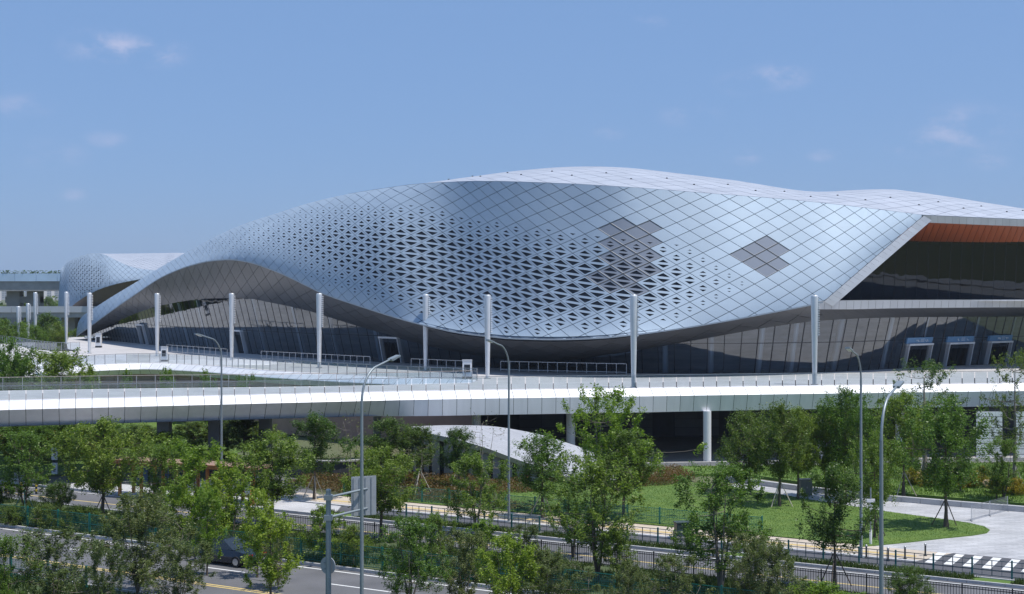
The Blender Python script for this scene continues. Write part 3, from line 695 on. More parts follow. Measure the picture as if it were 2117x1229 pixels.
# piers
for px, Y, r, mt in ((340,117,.0,M_CONCD),(445,121,.0,M_CONCD),(549,124,.0,M_CONCD),(780,127,.38,M_CONC),(985,126,.42,M_WHITE),(1180,126,.42,M_WHITE),(1462,123.9,.37,M_WHITE),(1700,128,.42,M_WHITE),(1860,131,.42,M_WHITE),(2160,134,.42,M_WHITE)):
    mb = MB(); x = (px-CX)*Y/F
    if r: mb.tube([(x, Y-120, 0), (x, Y-120, 4.9)], r, 20); mb.build('pier', mt, deck, True)
    else: mb.box((x, Y-120, 0), 1.0, 1.3, 4.9); mb.build('pier', mt, deck)

# ---- glass railings
def railing(pts, label, step=1.28, h=1.15, inset=.12, top=M_STEEL, lean=0.0, ph=None, tw=.07, pmat=None):
    pts = resample(pts, step); nn = normals(pts); rt = tag(empty('glass_railing', pts[0]), label, 'railing'); o0 = Vector(pts[0])
    P = [p-o0-nn[k]*inset for k, p in enumerate(pts)]
    pm = MB(); pm.box((0, 0, .0), .045, .10, (h+.01) if ph is None else ph); pmesh = pm.mesh('post', pmat or M_STEEL)
    for k, p in enumerate(P):
        o = link('post', pmesh, rt, p+Vector((0, 0, .02)), math.atan2(nn[k].y, nn[k].x)+math.pi/2)
        if lean: o.rotation_euler.x = 0
    for k in range(len(P)-1):
        a, b = P[k], P[k+1]; g = (b-a).normalized()*.05; mb = MB(); t = nn[k]*.012
        mb.poly([a+g+Vector((0, 0, .08)), b-g+Vector((0, 0, .08)), b-g+Vector((0, 0, h-.04)), a+g+Vector((0, 0, h-.04))]); mb.build('glass_panel', M_RAILGL, rt)
    mb = MB()
    for a, b in zip(P, P[1:]): mb.beam(a+Vector((0, 0, h+.03)), b+Vector((0, 0, h+.03)), tw, .05)
    mb.build('handrail', top, rt); return rt
railing(FE, 'long glass railing along the front edge of the raised deck', ph=.5, tw=.035, pmat=M_MULL)
M_BRASS = mat('bronze_handrail', (.42, .36, .31), rough=.4, metal=.5)
railing([p for p in RW][::-1], 'glass railing with bronze handrail along the rear of the front walkway', step=1.6, top=M_BRASS, tw=.14)
railing(ME, 'glass railing along the curved inner edge before the left entrances', step=1.35)
railing(LW[1:6][::-1], 'far curved glass railing at the prow on the left', step=1.3, h=1.25)
# ---- steel post-and-rail barriers in front of the glass
def barrier(pts, label, n):
    rt = tag(empty('steel_barrier', pts[0]), label, 'barrier'); o0 = Vector(pts[0]); P = [p-o0 for p in resample(pts, max(.5, sum((b-a).length for a, b in zip(pts, pts[1:]))/n))]
    pm = MB(); pm.box((0, 0, 0), .06, .06, 1.1); pmesh = pm.mesh('post', M_STEEL)
    for p in P: link('post', pmesh, rt, p)
    for z in (.2, 1.1):
        mb = MB()
        for a, b in zip(P, P[1:]): mb.beam(a+Vector((0, 0, z)), b+Vector((0, 0, z)), .06, .06)
        mb.build('rail', M_STEEL, rt)
barrier([G(1035, 768, DZ), G(1160, 771, DZ), G(1295, 774, DZ)], 'steel railing on the deck under the lowest part of the shell', 14)
barrier([G(850, 762, DZ), G(960, 767, DZ)], 'short steel railing beside the third left entrance', 7)
barrier([G(540, 744, DZ), G(765, 757, DZ)], 'steel railing between two left entrances below the arch', 18)
barrier([G(345, 729, DZ), G(470, 739, DZ)], 'steel railing by the glass under the high arch', 12)
# ---- kiosks on the deck
def kiosk(px, py, w, h, label):
    p = G(px, py, DZ); rt = tag(empty('ticket_kiosk', p), label, 'kiosk')
    mb = MB(); mb.box((0, 0, 0.003), w, w*.7, h*.12); mb.build('plinth', M_MULL, rt)
    mb = MB(); mb.box((0, 0, h*.12), w*.94, w*.66, h*.80); mb.build('cabinet', M_WHITE, rt)
    mb = MB(); mb.box((0, -w*.345, h*.35), w*.6, .03, h*.4); mb.build('screen', M_MULL, rt)
    mb = MB(); mb.box((0, 0, h*.92), w, w*.72, h*.08); mb.build('cap', M_GREYAL, rt)
kiosk(966, 783, 1.0, 1.9, 'white kiosk cabinet at the corner where the walkways meet')
kiosk(340, 748, .8, 1.9, 'white kiosk cabinet beside a light column at the left entrances')
kiosk(204, 719, .9, 2.2, 'white kiosk cabinet near the far left glass corner')

# ---- tapered light columns
M_COLM = mat('silver_paint', (.66, .68, .70), rough=.38, metal=.35, var=.04, scale=1.5)
cb = MB(); Hc = 8.5; n = 22
zs = [0, .02, 2.5, 5.0, 8.3, 8.42, 8.5]; rr_ = [.20, .20, .25, .295, .345, .33, .27]
cb.tube([(0, 0, z) for z in zs], rr_, n); col_mesh = cb.mesh('shaft', M_COLM, True)
lb = MB(); lb.box((.30, 0, 4.6), .10, .20, 3.75); rail_mesh = lb.mesh('lamp_strip', M_STEEL)
fb = MB(); fb.box((.385, 0, 0), .13, .30, .11); fin_mesh = fb.mesh('lamp_fin', M_WHITE)
bb_ = MB(); bb_.tube([(0, 0, .0), (0, 0, .06)], .34, 16); base_mesh = bb_.mesh('base_plate', M_STEEL)
ordn = ['first','second','third','fourth','fifth','sixth','seventh','eighth','ninth','tenth','eleventh','twelfth']
cols = [(38,706,634),(58,702,628),(73,704,605),(137,711,604),(185,731,606),(325,737,607),(479,745,607),(660,761,607),(880,766,609),(1008,783,610),(1310,802,610),(1684,796,611)]
for k, (px, by, ty) in enumerate(cols):
    p = G(px, by, DZ); h = (by-ty)*p.y/F
    rt = tag(empty('light_column', p+Vector((0, 0, .012)), math.radians(-8)), f'tapered silver light column, {ordn[k]} of twelve counted along the deck from the left', 'light column', 'light columns on the deck')
    rt.scale = (1, 1, h/Hc)
    link('shaft', col_mesh, rt); link('base_plate', base_mesh, rt); link('lamp_strip', rail_mesh, rt)
    for q in range(16): link('lamp_fin', fin_mesh, rt, (0, 0, 4.7+q*.225))

# ================================================================ ground floor under the deck
gf = tag(empty('ground_floor_front', (0, 145, 0)), 'dark recessed ground floor wall under the raised deck', 'wall')
mb = MB(); mb.poly([(-3.5, 1.4, 0), (90, 3, 0), (90, 3, 6.9), (-3.5, 1.4, 6.9)]); mb.build('wall', M_BLACKW, gf)
M_GFP = mat('dark_grey_wall_panel', (.10, .10, .108), rough=.4, metal=.3, var=.12, scale=.6, rand=.25)
pmz = MB(); pmz.box((0, 0, 0), 2.36, .1, .84); pme = pmz.mesh('wall_panel', M_GFP)
rng = random.Random(4)
for i in range(44):
    if i % 7 in (2, 5) or i < 9: continue
    for j in range(6):
        link('wall_panel', pme, gf, (-22+i*2.4, .85+i*.04, .2+j*.9))
for px0, px1 in ((2018, 2072), (2100, 2180)):
    lv = tag(empty('white_panel_door', W(0.5*(px0+px1), 956, 126.5)), 'white horizontally panelled shutter under the deck at %s' % ('the right beyond the leafy tree' if px0 < 2090 else 'the far right edge'), 'shutter')
    lv.location.z = 0; wd = (px1-px0)*126.5/F
    mb = MB(); mb.box((0, .12, 0), wd, .1, 4.75); mb.build('backing', M_MULL, lv)
    for k in range(9):
        for q in (-1, 1):
            mb = MB(); mb.box((q*wd/4, 0, .15+k*.5), wd/2-.03, .12, .44); mb.build('panel', M_WHITE, lv)
drive = flat('drive', [(-1, 120.5, 0), (95, 131, 0), (95, 150, 0), (-1, 150, 0)], paving('drive_paving', (.34, .33, .33), (.39, .38, .37), (.25, .25, .25), 1.0, .5, 0), z=.006); tag(drive, 'pale paved drive under the deck', kind='structure')
kb = MB(); 
for k in range(60):
    a = Vector((-20+k*2, 119.0+k*.22, 0)); 
    if a.x > 85: break
    kb.beam(a+Vector((0, 0, .17)), a+Vector((1.97, .217, .17)), .5, .34)
tag(kb.build('kerb', M_CONC), 'pale stone kerb along the drive under the deck', kind='structure')

# ================================================================ sloping ramp structure below the deck
rp = tag(empty('ramp_canopy', (4, 112, 0)), 'white-topped sloping ramp roof curving down beside the lawn', 'ramp')
O = Vector((4, 112, 0))
nearE = [(855,891,115),(880,895,114.3),(940,908,113.3),(1000,925,112.5),(1060,947,111.5),(1130,972,111),(1205,998,110.6)]
farE = [(850,882,118.5),(930,879.5,118.2),(1000,880.5,118),(1090,893,117.5),(1170,915,117),(1260,948,116.5),(1365,987,115.6)]
def edge_curve(E):
    f = [pch([(k, e[q]) for k, e in enumerate(E)]) for q in range(3)]
    return [W(f[0](t), f[1](t), f[2](t)) for t in np.linspace(0, len(E)-1, 46)]
nE, fE = edge_curve(nearE), edge_curve(farE)
for q in (nE, fE):
    for v in q: v.z = max(v.z, .03)
topm, und, side, side_b = MB(), MB(), MB(), MB()
def ed(i, sg): return (nE[i] if sg > 0 else fE[i])-O
for i in range(45):
    a, b, c, e = ed(i, 1), ed(i+1, 1), ed(i+1, -1), ed(i, -1)
    topm.poly([a, b, c, e]); da, db = Vector((0, 0, -min(.5, a.z))), Vector((0, 0, -min(.5, b.z))); dc, de = Vector((0, 0, -min(.5, c.z))), Vector((0, 0, -min(.5, e.z)))
    inn_ = (e-a)*.03
    side.poly([a, a+da+inn_, b+db+inn_, b]); side_b.poly([e, c, c+dc-inn_, e+de-inn_]); und.poly([a+da+inn_, e+de-inn_, c+dc-inn_, b+db+inn_])
topm.build('top', paving('ramp_top', (.34, .35, .38), (.39, .40, .43), (.28, .28, .30), 1.2, .35, .5, var=.05), rp, True); side.build('edge_band', M_GREYAL, rp); side_b.build('edge_band', M_GREYAL, rp); und.build('underside', M_CONCD, rp)
side2 = MB(); side2.poly([ed(0, 1), ed(0, -1), ed(0, -1)-Vector((0, 0, .5)), ed(0, 1)-Vector((0, 0, .5))]); side2.build('end_band', M_GREYAL, rp)
for i in range(0, 36, 3):
    for sg, q in ((.86, .0), (-.86, 0)):
        a = (ed(i, 1)+ed(i, -1))/2+(ed(i, 1)-ed(i, -1))/2*sg; b = (ed(i+2, 1)+ed(i+2, -1))/2+(ed(i+2, 1)-ed(i+2, -1))/2*sg
        mb = MB(); mb.poly([Vector((a.x, a.y, 0)), Vector((b.x, b.y, 0)), b-Vector((0, 0, .5)), a-Vector((0, 0, .5))]); mb.build('wall_panel', mat('ramp_wall_grey', (.30, .29, .30), rough=.6, var=.08, scale=.8) if i == 0 and sg > 0 else bpy.data.materials['ramp_wall_grey'], rp)
mb = MB()
for i in range(0, 40):
    a, b = (ed(i, 1)+ed(i, -1))/2, (ed(i+1, 1)+ed(i+1, -1))/2; mb.poly([Vector((a.x, a.y, 0)), Vector((b.x, b.y, 0)), b-Vector((0, 0, .5)), a-Vector((0, 0, .5))])
mb.build('inner_wall', M_DARK, rp)
# curved dark planter wall left of the ramp
pl = tag(empty('curved_planter', (-15, 116, 0)), 'dark curved planter wall with pale stone rim behind the pavement', 'planter')
arc = [Vector((-4.3+8.2*t, -2.2*math.sin(t*math.pi)**1.0, 0)) for t in np.linspace(0, 1, 18)]
mb = MB()
for a, b in zip(arc, arc[1:]): mb.poly([a, b, b+Vector((0, 0, 1.5)), a+Vector((0, 0, 1.5))])
mb.build('wall', mat('dark_slate', (.05, .052, .06), rough=.5, var=.2, scale=1), pl)
mb = MB()
for a, b in zip(arc, arc[1:]): mb.beam(a+Vector((0, .1, 1.56)), b+Vector((0, .1, 1.56)), .5, .12)
mb.build('rim', M_CONC, pl)

# ================================================================ viaducts and far city on the left
vd = tag(empty('rail_viaduct', (-140, 350, 0)), 'elevated rail viaduct with pale blue parapet left of the halls', 'viaduct')
mb = MB(); mb.box((-30, 0, 15.6), 130, 9, 2.5); mb.build('girder', M_CONC, vd)
for k in range(24):
    mb = MB(); mb.box((-92+k*5.4, -4.7, 18.1), 5.3, .3, 2.0); mb.build('parapet_panel', mat('pale_blue_parapet', (.52, .68, .84), rough=.5, var=.06, scale=.3, rand=.04) if k == 0 else bpy.data.materials['pale_blue_parapet'], vd)
mb = MB(); mb.box((-30, 1, 18.1), 130, 7.5, .7); mb.build('track_bed', M_CONCD, vd)
for k, x in enumerate((-40, 11.6, 16.8, 52)):
    mb = MB(); mb.box((x, 0, 0), 3.4, 3.0, 15.6); mb.build('pier', M_CONCD, vd)
mb = MB(); mb.box((14, 0, 12.6), 9, 2.6, 1.6); mb.build('cross_beam', M_CONCD, vd)
rb = tag(empty('road_bridge', (-120, 300, 0)), 'low concrete road bridge passing under the rail viaduct', 'bridge')
mb = MB(); mb.box((-10, 0, 9.9), 90, 10, 1.3); mb.build('girder', M_CONC, rb)
for k in range(15):
    mb = MB(); mb.box((-52+k*6, -5.1, 11.0), 5.9, .25, 1.35); mb.build('parapet_panel', M_GREYAL, rb)
for x in (-30, 0, 22):
    mb = MB(); mb.box((x, 0, 0), 3.0, 2.0, 9.9); mb.build('pier', M_CONCD, rb)
M_TOW = mat('tower_render', (.62, .60, .60), rough=.8, var=.05, scale=.02, rand=.08); M_TWIN = mat('tower_window', (.22, .25, .30), rough=.3)
for k, (px, ty, w, Y, lab) in enumerate(((-14,606,26,1900,'pale apartment tower at the far left edge of the skyline'),(10,598,24,2100,'tallest pale tower left of the viaduct pier'),(36,612,20,2300,'low pale tower half hidden by the viaduct pier'),(86,607,15,1900,'pale twin tower between the viaduct piers, nearer the pier'),(101,604,17,2000,'pale tower in the gap between viaduct pier and shell'),(117,610,15,2100,'brownish far tower touching the edge of the far shell'),(62,609,16,2200,'pale far tower between the two viaduct piers'))):
    x = (px-CX)*Y/F; h = CZ-(ty-HY)*Y/F+45; wd = w*Y/F; h = (CZ-(ty-HY)*Y/F); 
    t = tag(empty('apartment_tower', (x, Y, 0)), lab, 'building', 'far city towers')
    H_ = max(14, 16+(HY-ty+6)*Y/F+16)
    mb = MB(); mb.box((0, 0, 0), wd, 14, H_); mb.build('wall', M_TOW, t)
    mb = MB(); mb.box((0, 2, H_), wd*.4, 6, 3); mb.build('roof_hut', M_TOW, t)
    wm = MB(); wm.box((0, 0, 0), wd*.10, .2, 1.5); wme = wm.mesh('window', M_TWIN)
    nr_ = int(H_/3.2)
    for j in range(1, nr_):
        for q in range(5): link('window', wme, t, (-wd*.4+q*wd*.2, -7.05, j*3.2))
# ================================================================ street, kerbs, pavements, lawn
M_ASPH = mat('asphalt', (.13, .13, .138), rough=.85, var=.2, scale=.35, bump=.2, bscale=30)
M_ASPH2 = mat('cycle_lane_asphalt', (.085, .087, .098), rough=.85, var=.12, scale=.6, bump=.2, bscale=30)
M_KERB = mat('kerb_stone', (.46, .46, .47), rough=.8, var=.1, scale=1.5)
M_SIDE = paving('pavement_tan', (.52, .44, .35), (.57, .49, .40), (.42, .37, .31), .6, .3, -.518)
M_SIDEG = paving('pavement_grey', (.46, .455, .46), (.52, .515, .52), (.36, .36, .36), .6, .3, -.518)
M_PLAZA = paving('plaza_granite', (.38, .385, .40), (.50, .50, .515), (.29, .29, .30), 1.2, .3, -.25, var=.15, mortar=.02)
M_LAWN = mat('lawn', (.075, .145, .020), rough=.95, scale=.9, col2=(.125, .195, .034), bump=.5, bscale=9)
M_VERGE = mat('verge_soil_and_grass', (.05, .085, .025), rough=.95, scale=.7, col2=(.085, .10, .04), bump=.5, bscale=8)
M_LINE = mat('white_road_paint', (.70, .70, .69), rough=.7, var=.08, scale=3)
M_YEL = mat('yellow_road_paint', (.62, .47, .18), rough=.7, var=.1, scale=3)
M_TACT = mat('yellow_tactile_paving', (.58, .43, .18), rough=.75, var=.1, scale=3)
def strip(name, w0, w1, s0, s1, mt, z, label=None, parent=None):
    o = flat(name, [R(s0, w0), R(s1, w0), R(s1, w1), R(s0, w1)], mt, z=z, parent=parent, thick=z+.015 if z > .02 else 0)
    if parent is None: tag(o, label, kind='structure')
    return o
SA, SB = -125, 60
strip('verge', 40, 52, SA, SB, M_VERGE, .08, 'planted verge on the near side of the road')
strip('road', 52.0, 62.4, SA, SB, M_ASPH, .004, 'main road in the foreground')
strip('median', 62.55, 70.4, SA, SB, M_VERGE, .12, 'planted strip between the two roads')
strip('service_road', 70.5, 76.4, SA, SB, M_ASPH, .004, 'service road behind the planted strip')
strip('grass_strip', 76.55, 77.6, -60, SB, M_LAWN, .12, 'narrow grass strip along the service road')
strip('cycle_lane', 77.8, 80.6, -60, SB, M_ASPH2, .05, 'dark cycle lane')
strip('pavement', 81.0, 84.0, -67, SB, M_SIDE, .10, 'tan pavement beside the lawn')
strip('pavement_edge', 80.6, 81.0, -67, SB, M_SIDEG, .09, 'grey edging of the pavement')
bp_ = flat('bus_platform', [R(-86, 76.45), R(-58, 76.45), R(-60, 80.0), R(-86, 80.2)], M_SIDEG, z=.135, thick=.15); tag(bp_, 'pale paved bus stop platform', kind='structure')
for w, s0, s1, nm in ((62.47, SA, SB, 'along the main road'), (51.93, SA, SB, 'along the near verge'), (70.45, SA, SB, 'on the near side of the service road'), (76.47, SA, SB, 'on the far side of the service road'), (77.68, -58, SB, 'between grass strip and cycle lane')):
    mb = MB(); s = s0
    while s < s1: mb.beam(R(s, w, .085), R(min(s+.98, s1), w, .085), .15, .17); s += 1.0
    tag(mb.build('kerb', M_KERB), 'pale kerb stones '+nm, kind='structure')
# painted lines
def line(name, w, s0, s1, mt, wd=.14, label='', dash=None, z=.0085):
    mb = MB(); s = s0
    while s < s1:
        e = min(s1, s+(dash[0] if dash else 6.0)); mb.poly([R(s, w-wd/2, z), R(e, w-wd/2, z), R(e, w+wd/2, z), R(s, w+wd/2, z)]); s += sum(dash) if dash else 6.0
    tag(mb.build(name, mt), label, kind='structure')
line('edge_line', 61.85, SA, SB, M_LINE, .16, 'white edge line of the main road')
line('lane_line', 59.05, SA, SB, M_LINE, .15, 'dashed white lane line on the main road', (4.0, 6.0))
line('yellow_line', 55.75, SA, SB, M_YEL, .15, 'yellow line on the main road')
line('yellow_line', 55.45, SA, SB, M_YEL, .15, 'second yellow line on the main road')
line('near_edge_line', 52.5, SA, SB, M_LINE, .15, 'white line by the near verge')
line('yellow_centre_line', 72.9, SA, SB, M_YEL, .16, 'yellow centre line of the service road')
line('service_edge_line', 75.95, SA, SB, M_LINE, .12, 'white edge line of the service road')
line('tactile_strip', 82.0, -64, -19, M_TACT, .42, 'yellow tactile strip in the pavement', z=.108)
# plaza, lawn and the land behind
plaza = flat('plaza', [G(1500, 1010), G(1530, 1000), G(1700, 1018), G(1830, 1035), G(2117, 1058), G(2600, 1095), R(25, 83.9), R(-27, 83.9), G(1600, 1080)], M_PLAZA, z=.085, thick=.1); tag(plaza, 'pale granite plaza running in from the right', kind='structure')
lx = [(1835,1062),(1900,1071),(1960,1079),(2005,1086),(2035,1093),(2046,1100),(2040,1106),(2010,1111),(1950,1117),(1880,1125),(1820,1131),(1780,1135)]
lawn = flat('lawn', [G(640, 985), G(800, 982), G(1010, 1000), G(1260, 985), G(1420, 1000), G(1480, 1005), G(1560, 1017), G(1680, 1038)]+[G(x, y) for x, y in lx]+[R(sofp(G(1780, 1135)), 84.05), R(-63, 84.05), R(-65, 90)], M_LAWN, z=.15, thick=.16); tag(lawn, 'sunlit mown lawn with a rounded tip', kind='structure')
gar = flat('garden_bed', [G(1400, 985), G(1540, 985), G(1640, 1000), G(1830, 1023), G(2117, 1047), G(2600, 1080), Vector((95, 118, 0)), Vector((60, 124.6, 0)), Vector((15, 121, 0))], M_LAWN, z=.22, thick=.23); tag(gar, 'garden bed of grass and yellow flowers behind the low wall', kind='structure')
rd2 = flat('side_road', [Vector((-70, 118, 0)), R(-118, 76.6), R(-86, 76.6), R(-86, 80.3), R(-60, 80.3), G(640, 1012), G(600, 970), G(300, 975), G(130, 985), G(0, 995), Vector((-70, 117, 0))], M_ASPH, z=.010); tag(rd2, 'shaded side road passing under the deck', kind='structure')
pv2 = flat('side_pavement', [G(-60, 1000), G(0, 992), G(90, 984), G(95, 990), G(60, 998), G(-60, 1008)], M_SIDE, z=.03); tag(pv2, 'pale tan pavement beside the side road', kind='structure')
lg2 = flat('far_lawn', [Vector((-75, 117.5, 0)), G(0, 991), G(130, 983), G(300, 973), G(420, 965), Vector((-24, 160, 0)), Vector((-90, 175, 0))], M_LAWN, z=.03); tag(lg2, 'green lawn beyond the side road under the deck', kind='structure')
# low granite wall along the plaza
lw = tag(empty('low_wall', G(1830, 1037)), 'low pale granite wall between the plaza and the garden bed', 'wall')
wl = resample([G(1500, 996), G(1540, 1001), G(1640, 1015), G(1740, 1027), G(1830, 1037), G(1980, 1050), G(2117, 1061), G(2300, 1078)], 1.4); o0 = lw.location.copy()
M_GRAN = mat('pale_granite', (.43, .43, .44), rough=.7, var=.08, scale=2, rand=.05)
for a, b in zip(wl, wl[1:]):
    g = (b-a).normalized()*.012; mb = MB(); mb.beam(a+g-o0+Vector((0, 0, .24)), b-g-o0+Vector((0, 0, .24)), .42, .48); mb.build('block', M_GRAN, lw)
# striped crossing
cr = tag(empty('striped_crossing', R(-12, 82)), 'black and white striped vehicle crossing at the plaza mouth', 'crossing'); o0 = cr.location.copy()
base = flat('table', [R(-18.8, 80.15)-o0, R(15, 80.15)-o0, R(15, 84.1)-o0, R(-17.3, 84.1)-o0], M_ASPH2, z=.115, parent=cr, thick=.11)
def sx(px, w): return sofp(RS(px, w))
for k in range(14):
    s = sx(1919, 80.4)-.2+k*1.06; mb = MB()
    mb.poly([R(s, 80.4, .120)-o0, R(s+.5, 80.4, .120)-o0, R(s+.5, 83.9, .120)-o0, R(s, 83.9, .120)-o0]); mb.build('stripe', M_LINE, cr)

# ================================================================ fences
M_GREENF = mat('green_fence_paint', (.012, .16, .125), rough=.45, var=.1, scale=2)
M_BLACKF = mat('black_fence_paint', (.02, .022, .026), rough=.4)
M_TEAL = mat('blue_grey_railing_paint', (.06, .10, .125), rough=.45)
M_TEALP = mat('teal_post_paint', (.01, .13, .14), rough=.4)
ROT = math.atan2(DR[1], DR[0])
def fence(name, w, s0, s1, label, bay, h, kind, pm, bm):
    rt = tag(empty(name, R(s0, w), ROT), label, 'fence'); nb = int((s1-s0)/bay)
    p = MB(); p.box((0, 0, 0), .09 if kind != 'black' else .06, .09 if kind != 'black' else .06, h+.06); post = p.mesh('post', pm)
    b = MB()
    if kind == 'mesh':
        for z in (.12, h*.5, h-.04): b.beam((.05, 0, z), (bay-.05, 0, z), .035, .035)
        n = int(bay/.12)
        for k in range(1, n): b.beam((k*bay/n, 0, .12), (k*bay/n, 0, h-.04), .014, .014)
        for k in range(1, 9): b.beam((.05, 0, .12+k*(h-.16)/9), (bay-.05, 0, .12+k*(h-.16)/9), .012, .012)
        b.beam((.05, .03, .15), (bay*.45, .03, h*.8), .02, .02)
    elif kind == 'black':
        for z in (.12, h-.14, h-.02): b.beam((.03, 0, z), (bay-.03, 0, z), .035, .035)
        n = int(bay/.14)
        for k in range(1, n): b.beam((k*bay/n, 0, .12), (k*bay/n, 0, h), .022, .022)
    else:
        for z in (.15, .42, .69, h-.03): b.beam((.05, 0, z), (bay-.05, 0, z), .035, .035)
        for k in (1, 2, 3): b.beam((k*bay/4, 0, .15), (k*bay/4, 0, h-.03), .022 if k != 2 else .05, .022)
    infill = b.mesh('infill', bm)
    for k in range(nb+1):
        link('post', post, rt, (k*bay, 0, .1))
        if k < nb: link('infill', infill, rt, (k*bay, 0, .1))
fence('mesh_fence', 62.95, -82, -18, 'green wire mesh fence along the planted strip beside the main road', 2.9, 1.3, 'mesh', M_GREENF, M_GREENF)
fence('mesh_fence', 50.9, -78, -54, 'green wire mesh fence on the near verge at the lower left', 2.9, 1.3, 'mesh', M_GREENF, M_GREENF)
fence('mesh_fence', 84.4, -63, -28, 'green wire mesh fence between the tan pavement and the lawn', 2.4, 1.15, 'mesh', M_GREENF, M_GREENF)
fence('baluster_fence', 70.2, -62, -8, 'black baluster fence on the near side of the service road', 2.4, 1.1, 'black', M_BLACKF, M_BLACKF)
fence('rail_fence', 77.9, -57, -4, 'blue-grey railing with teal posts along the cycle lane', 2.1, 1.0, 'rail', M_TEALP, M_TEAL)

# ================================================================ street lamps
M_GALV = mat('galvanised_steel', (.27, .31, .33), rough=.45, metal=.4, var=.06, scale=1)
def street_lamp(p, H_, rz, label, reach=1.7):
    rt = tag(empty('street_lamp', p, rz), label, 'street lamp', 'street lamps')
    mb = MB(); mb.tube([(0, 0, .0), (0, 0, .06)], .26, 12); mb.build('base_plate', M_GALV, rt)
    pts = [(0, 0, .05), (0, 0, H_*.4), (0, 0, H_-2.0)]; rad = [.10, .085, .065]
    mb = MB(); mb.tube(pts, rad, 12); mb.build('pole', M_GALV, rt, True)
    arm = [(0, 0, H_-2.0)]+[(-reach*(1-math.cos(a))*.62, 0, H_-2.0+1.65*math.sin(a)) for a in np.linspace(.15, 1.25, 7)]; arm.append((-reach+.1, 0, H_-.12))
    mb = MB(); mb.tube(arm, [.065]+[.055]*7+[.045], 10); mb.build('arm', M_GALV, rt, True)
    e = Vector(arm[-1]); mb = MB(); d = Vector((-1, 0, .22)).normalized(); a, b = e-d*.05, e+d*.72
    mb.beam(a, b, .27, .09); mb.build('lamp_head', M_GALV, rt)
    mb = MB(); mb.beam(a+Vector((-.15, 0, -.06)), b+Vector((.08, 0, -.06)), .2, .02); mb.build('lens', M_WHITE, rt)
FARR, NEARR = math.atan2(.869, .495), math.atan2(-.869, -.495)
street_lamp(RS(1052, 80.75), 12.6, FARR, 'street lamp between the leafy tree and the sloping ramp roof', 2.3)
street_lamp(RS(1780, 80.4), 12.6, FARR, 'street lamp at the tip of the lawn, arm to the left', 2.3)
street_lamp(RS(458, 80.6), 12.6, FARR, 'street lamp behind the bus shelter', 2.3)
street_lamp(RS(748, 51.4), 12.75, NEARR, 'street lamp with flat head in front of the sign gantry', 2.4)
street_lamp(RS(1822, 51.4), 12.3, NEARR, 'near street lamp whose bent top hides in the trees on the right', 2.4)

# ================================================================ sign gantry seen from behind
M_SGREY = mat('grey_sign_back', (.38, .40, .42), rough=.5, metal=.3, var=.06, scale=3)
sg = tag(empty('sign_gantry', RS(679, 51.2)), 'grey road sign gantry seen from behind, two arms holding a tall board', 'road sign')
mb = MB(); mb.tube([(0, 0, 0), (0, 0, 6.55)], [.14, .12], 14); mb.build('pole', M_GALV, sg, True)
mb = MB(); mb.tube([(0, 0, 6.55), (0, 0, 6.6)], [.13, .05], 14); mb.build('pole_cap', M_GALV, sg)
adir = Vector((.80, 1.05, 0)).normalized()
for z in (6.2, 5.25):
    mb = MB(); mb.tube([Vector((0, 0, z)), adir*3.0+Vector((0, 0, z+.12))], .06, 10); mb.build('arm', M_GALV, sg, True)
    mb = MB(); mb.box((0, 0, z-.12), .38, .38, .24); mb.build('clamp', M_GALV, sg)
bc = adir*2.35+Vector((0, 0, 5.02)); bx = Vector((.92, .39, 0)).normalized()
mb = MB(); mb.box(bc+Vector((.02, .14, 0)), 1.25, .05, 1.9, bx); mb.build('board', M_SGREY, sg)
for k in (-.5, -.2, .1, .4):
    mb = MB(); mb.beam(bc+bx*k+Vector((.02, .09, .05)), bc+bx*k+Vector((.02, .09, 1.85)), .04, .04); mb.build('stiffener', M_SGREY, sg)
mb = MB(); c0 = Vector((-.06, .18, 2.95)); mb.tube([c0, c0+Vector((.02, .04, 0))], .42, 20); mb.build('round_sign', M_SGREY, sg)
for z in (2.8, 3.1):
    mb = MB(); mb.beam((-.25, .15, z), (.2, .15, z), .04, .05); mb.build('bracket', M_GALV, sg)

# ================================================================ bus shelter
M_WOODO = mat('orange_brown_timber', (.36, .14, .035), rough=.55, var=.15, scale=1.5, stretch=(2, 2, .4))
M_WOODD = mat('brown_timber_roof', (.30, .19, .13), rough=.6, var=.12, scale=1)
sa, sb_ = G(247, 1029), G(523, 1049); sdv = (sb_-sa); slen = sdv.length; srot = math.atan2(sdv.y, sdv.x)
bs = tag(empty('bus_shelter', sa+Vector((0, 0, .135)), srot), 'orange-brown timber bus shelter with flat roof under the trees', 'bus shelter')
mb = MB(); mb.box((slen/2, .9, 2.62), slen+.8, 2.3, .16); mb.build('roof', M_WOODD, bs)
mb = MB(); mb.box((slen/2, -.27, 2.5), slen+.8, .1, .3); mb.build('roof_fascia', M_WOODO, bs)
for k in range(7):
    for y in (0.05, 1.7):
        mb = MB(); mb.box((k*slen/6, y, 0), .20, .20, 2.6); mb.build('post', M_WOODO, bs)
for k in range(6):
    if k in (0, 1):
        mb = MB(); mb.box(((k+.5)*slen/6, 1.55, .55), 1.3, .22, 1.8); mb.build('advert_box', M_MULL, bs)
        mb = MB(); mb.box(((k+.5)*slen/6, 1.42, .7), 1.1, .02, 1.5); mb.build('poster', mat('blue_poster', (.06, .13, .24), rough=.2, var=.5, scale=1.2) if k == 0 else bpy.data.materials['blue_poster'], bs)
    else:
        mb = MB(); mb.box(((k+.5)*slen/6, 1.72, .5), slen/6-.3, .03, 1.7); mb.build('glass_panel', M_RAILGL, bs)
        mb = MB(); mb.box(((k+.5)*slen/6, 1.1, .42), slen/6-.5, .42, .07); mb.build('bench_seat', M_WOODO, bs)
        mb = MB(); mb.box(((k+.5)*slen/6, 1.1, 0), .1, .3, .42); mb.build('bench_leg', M_MULL, bs)
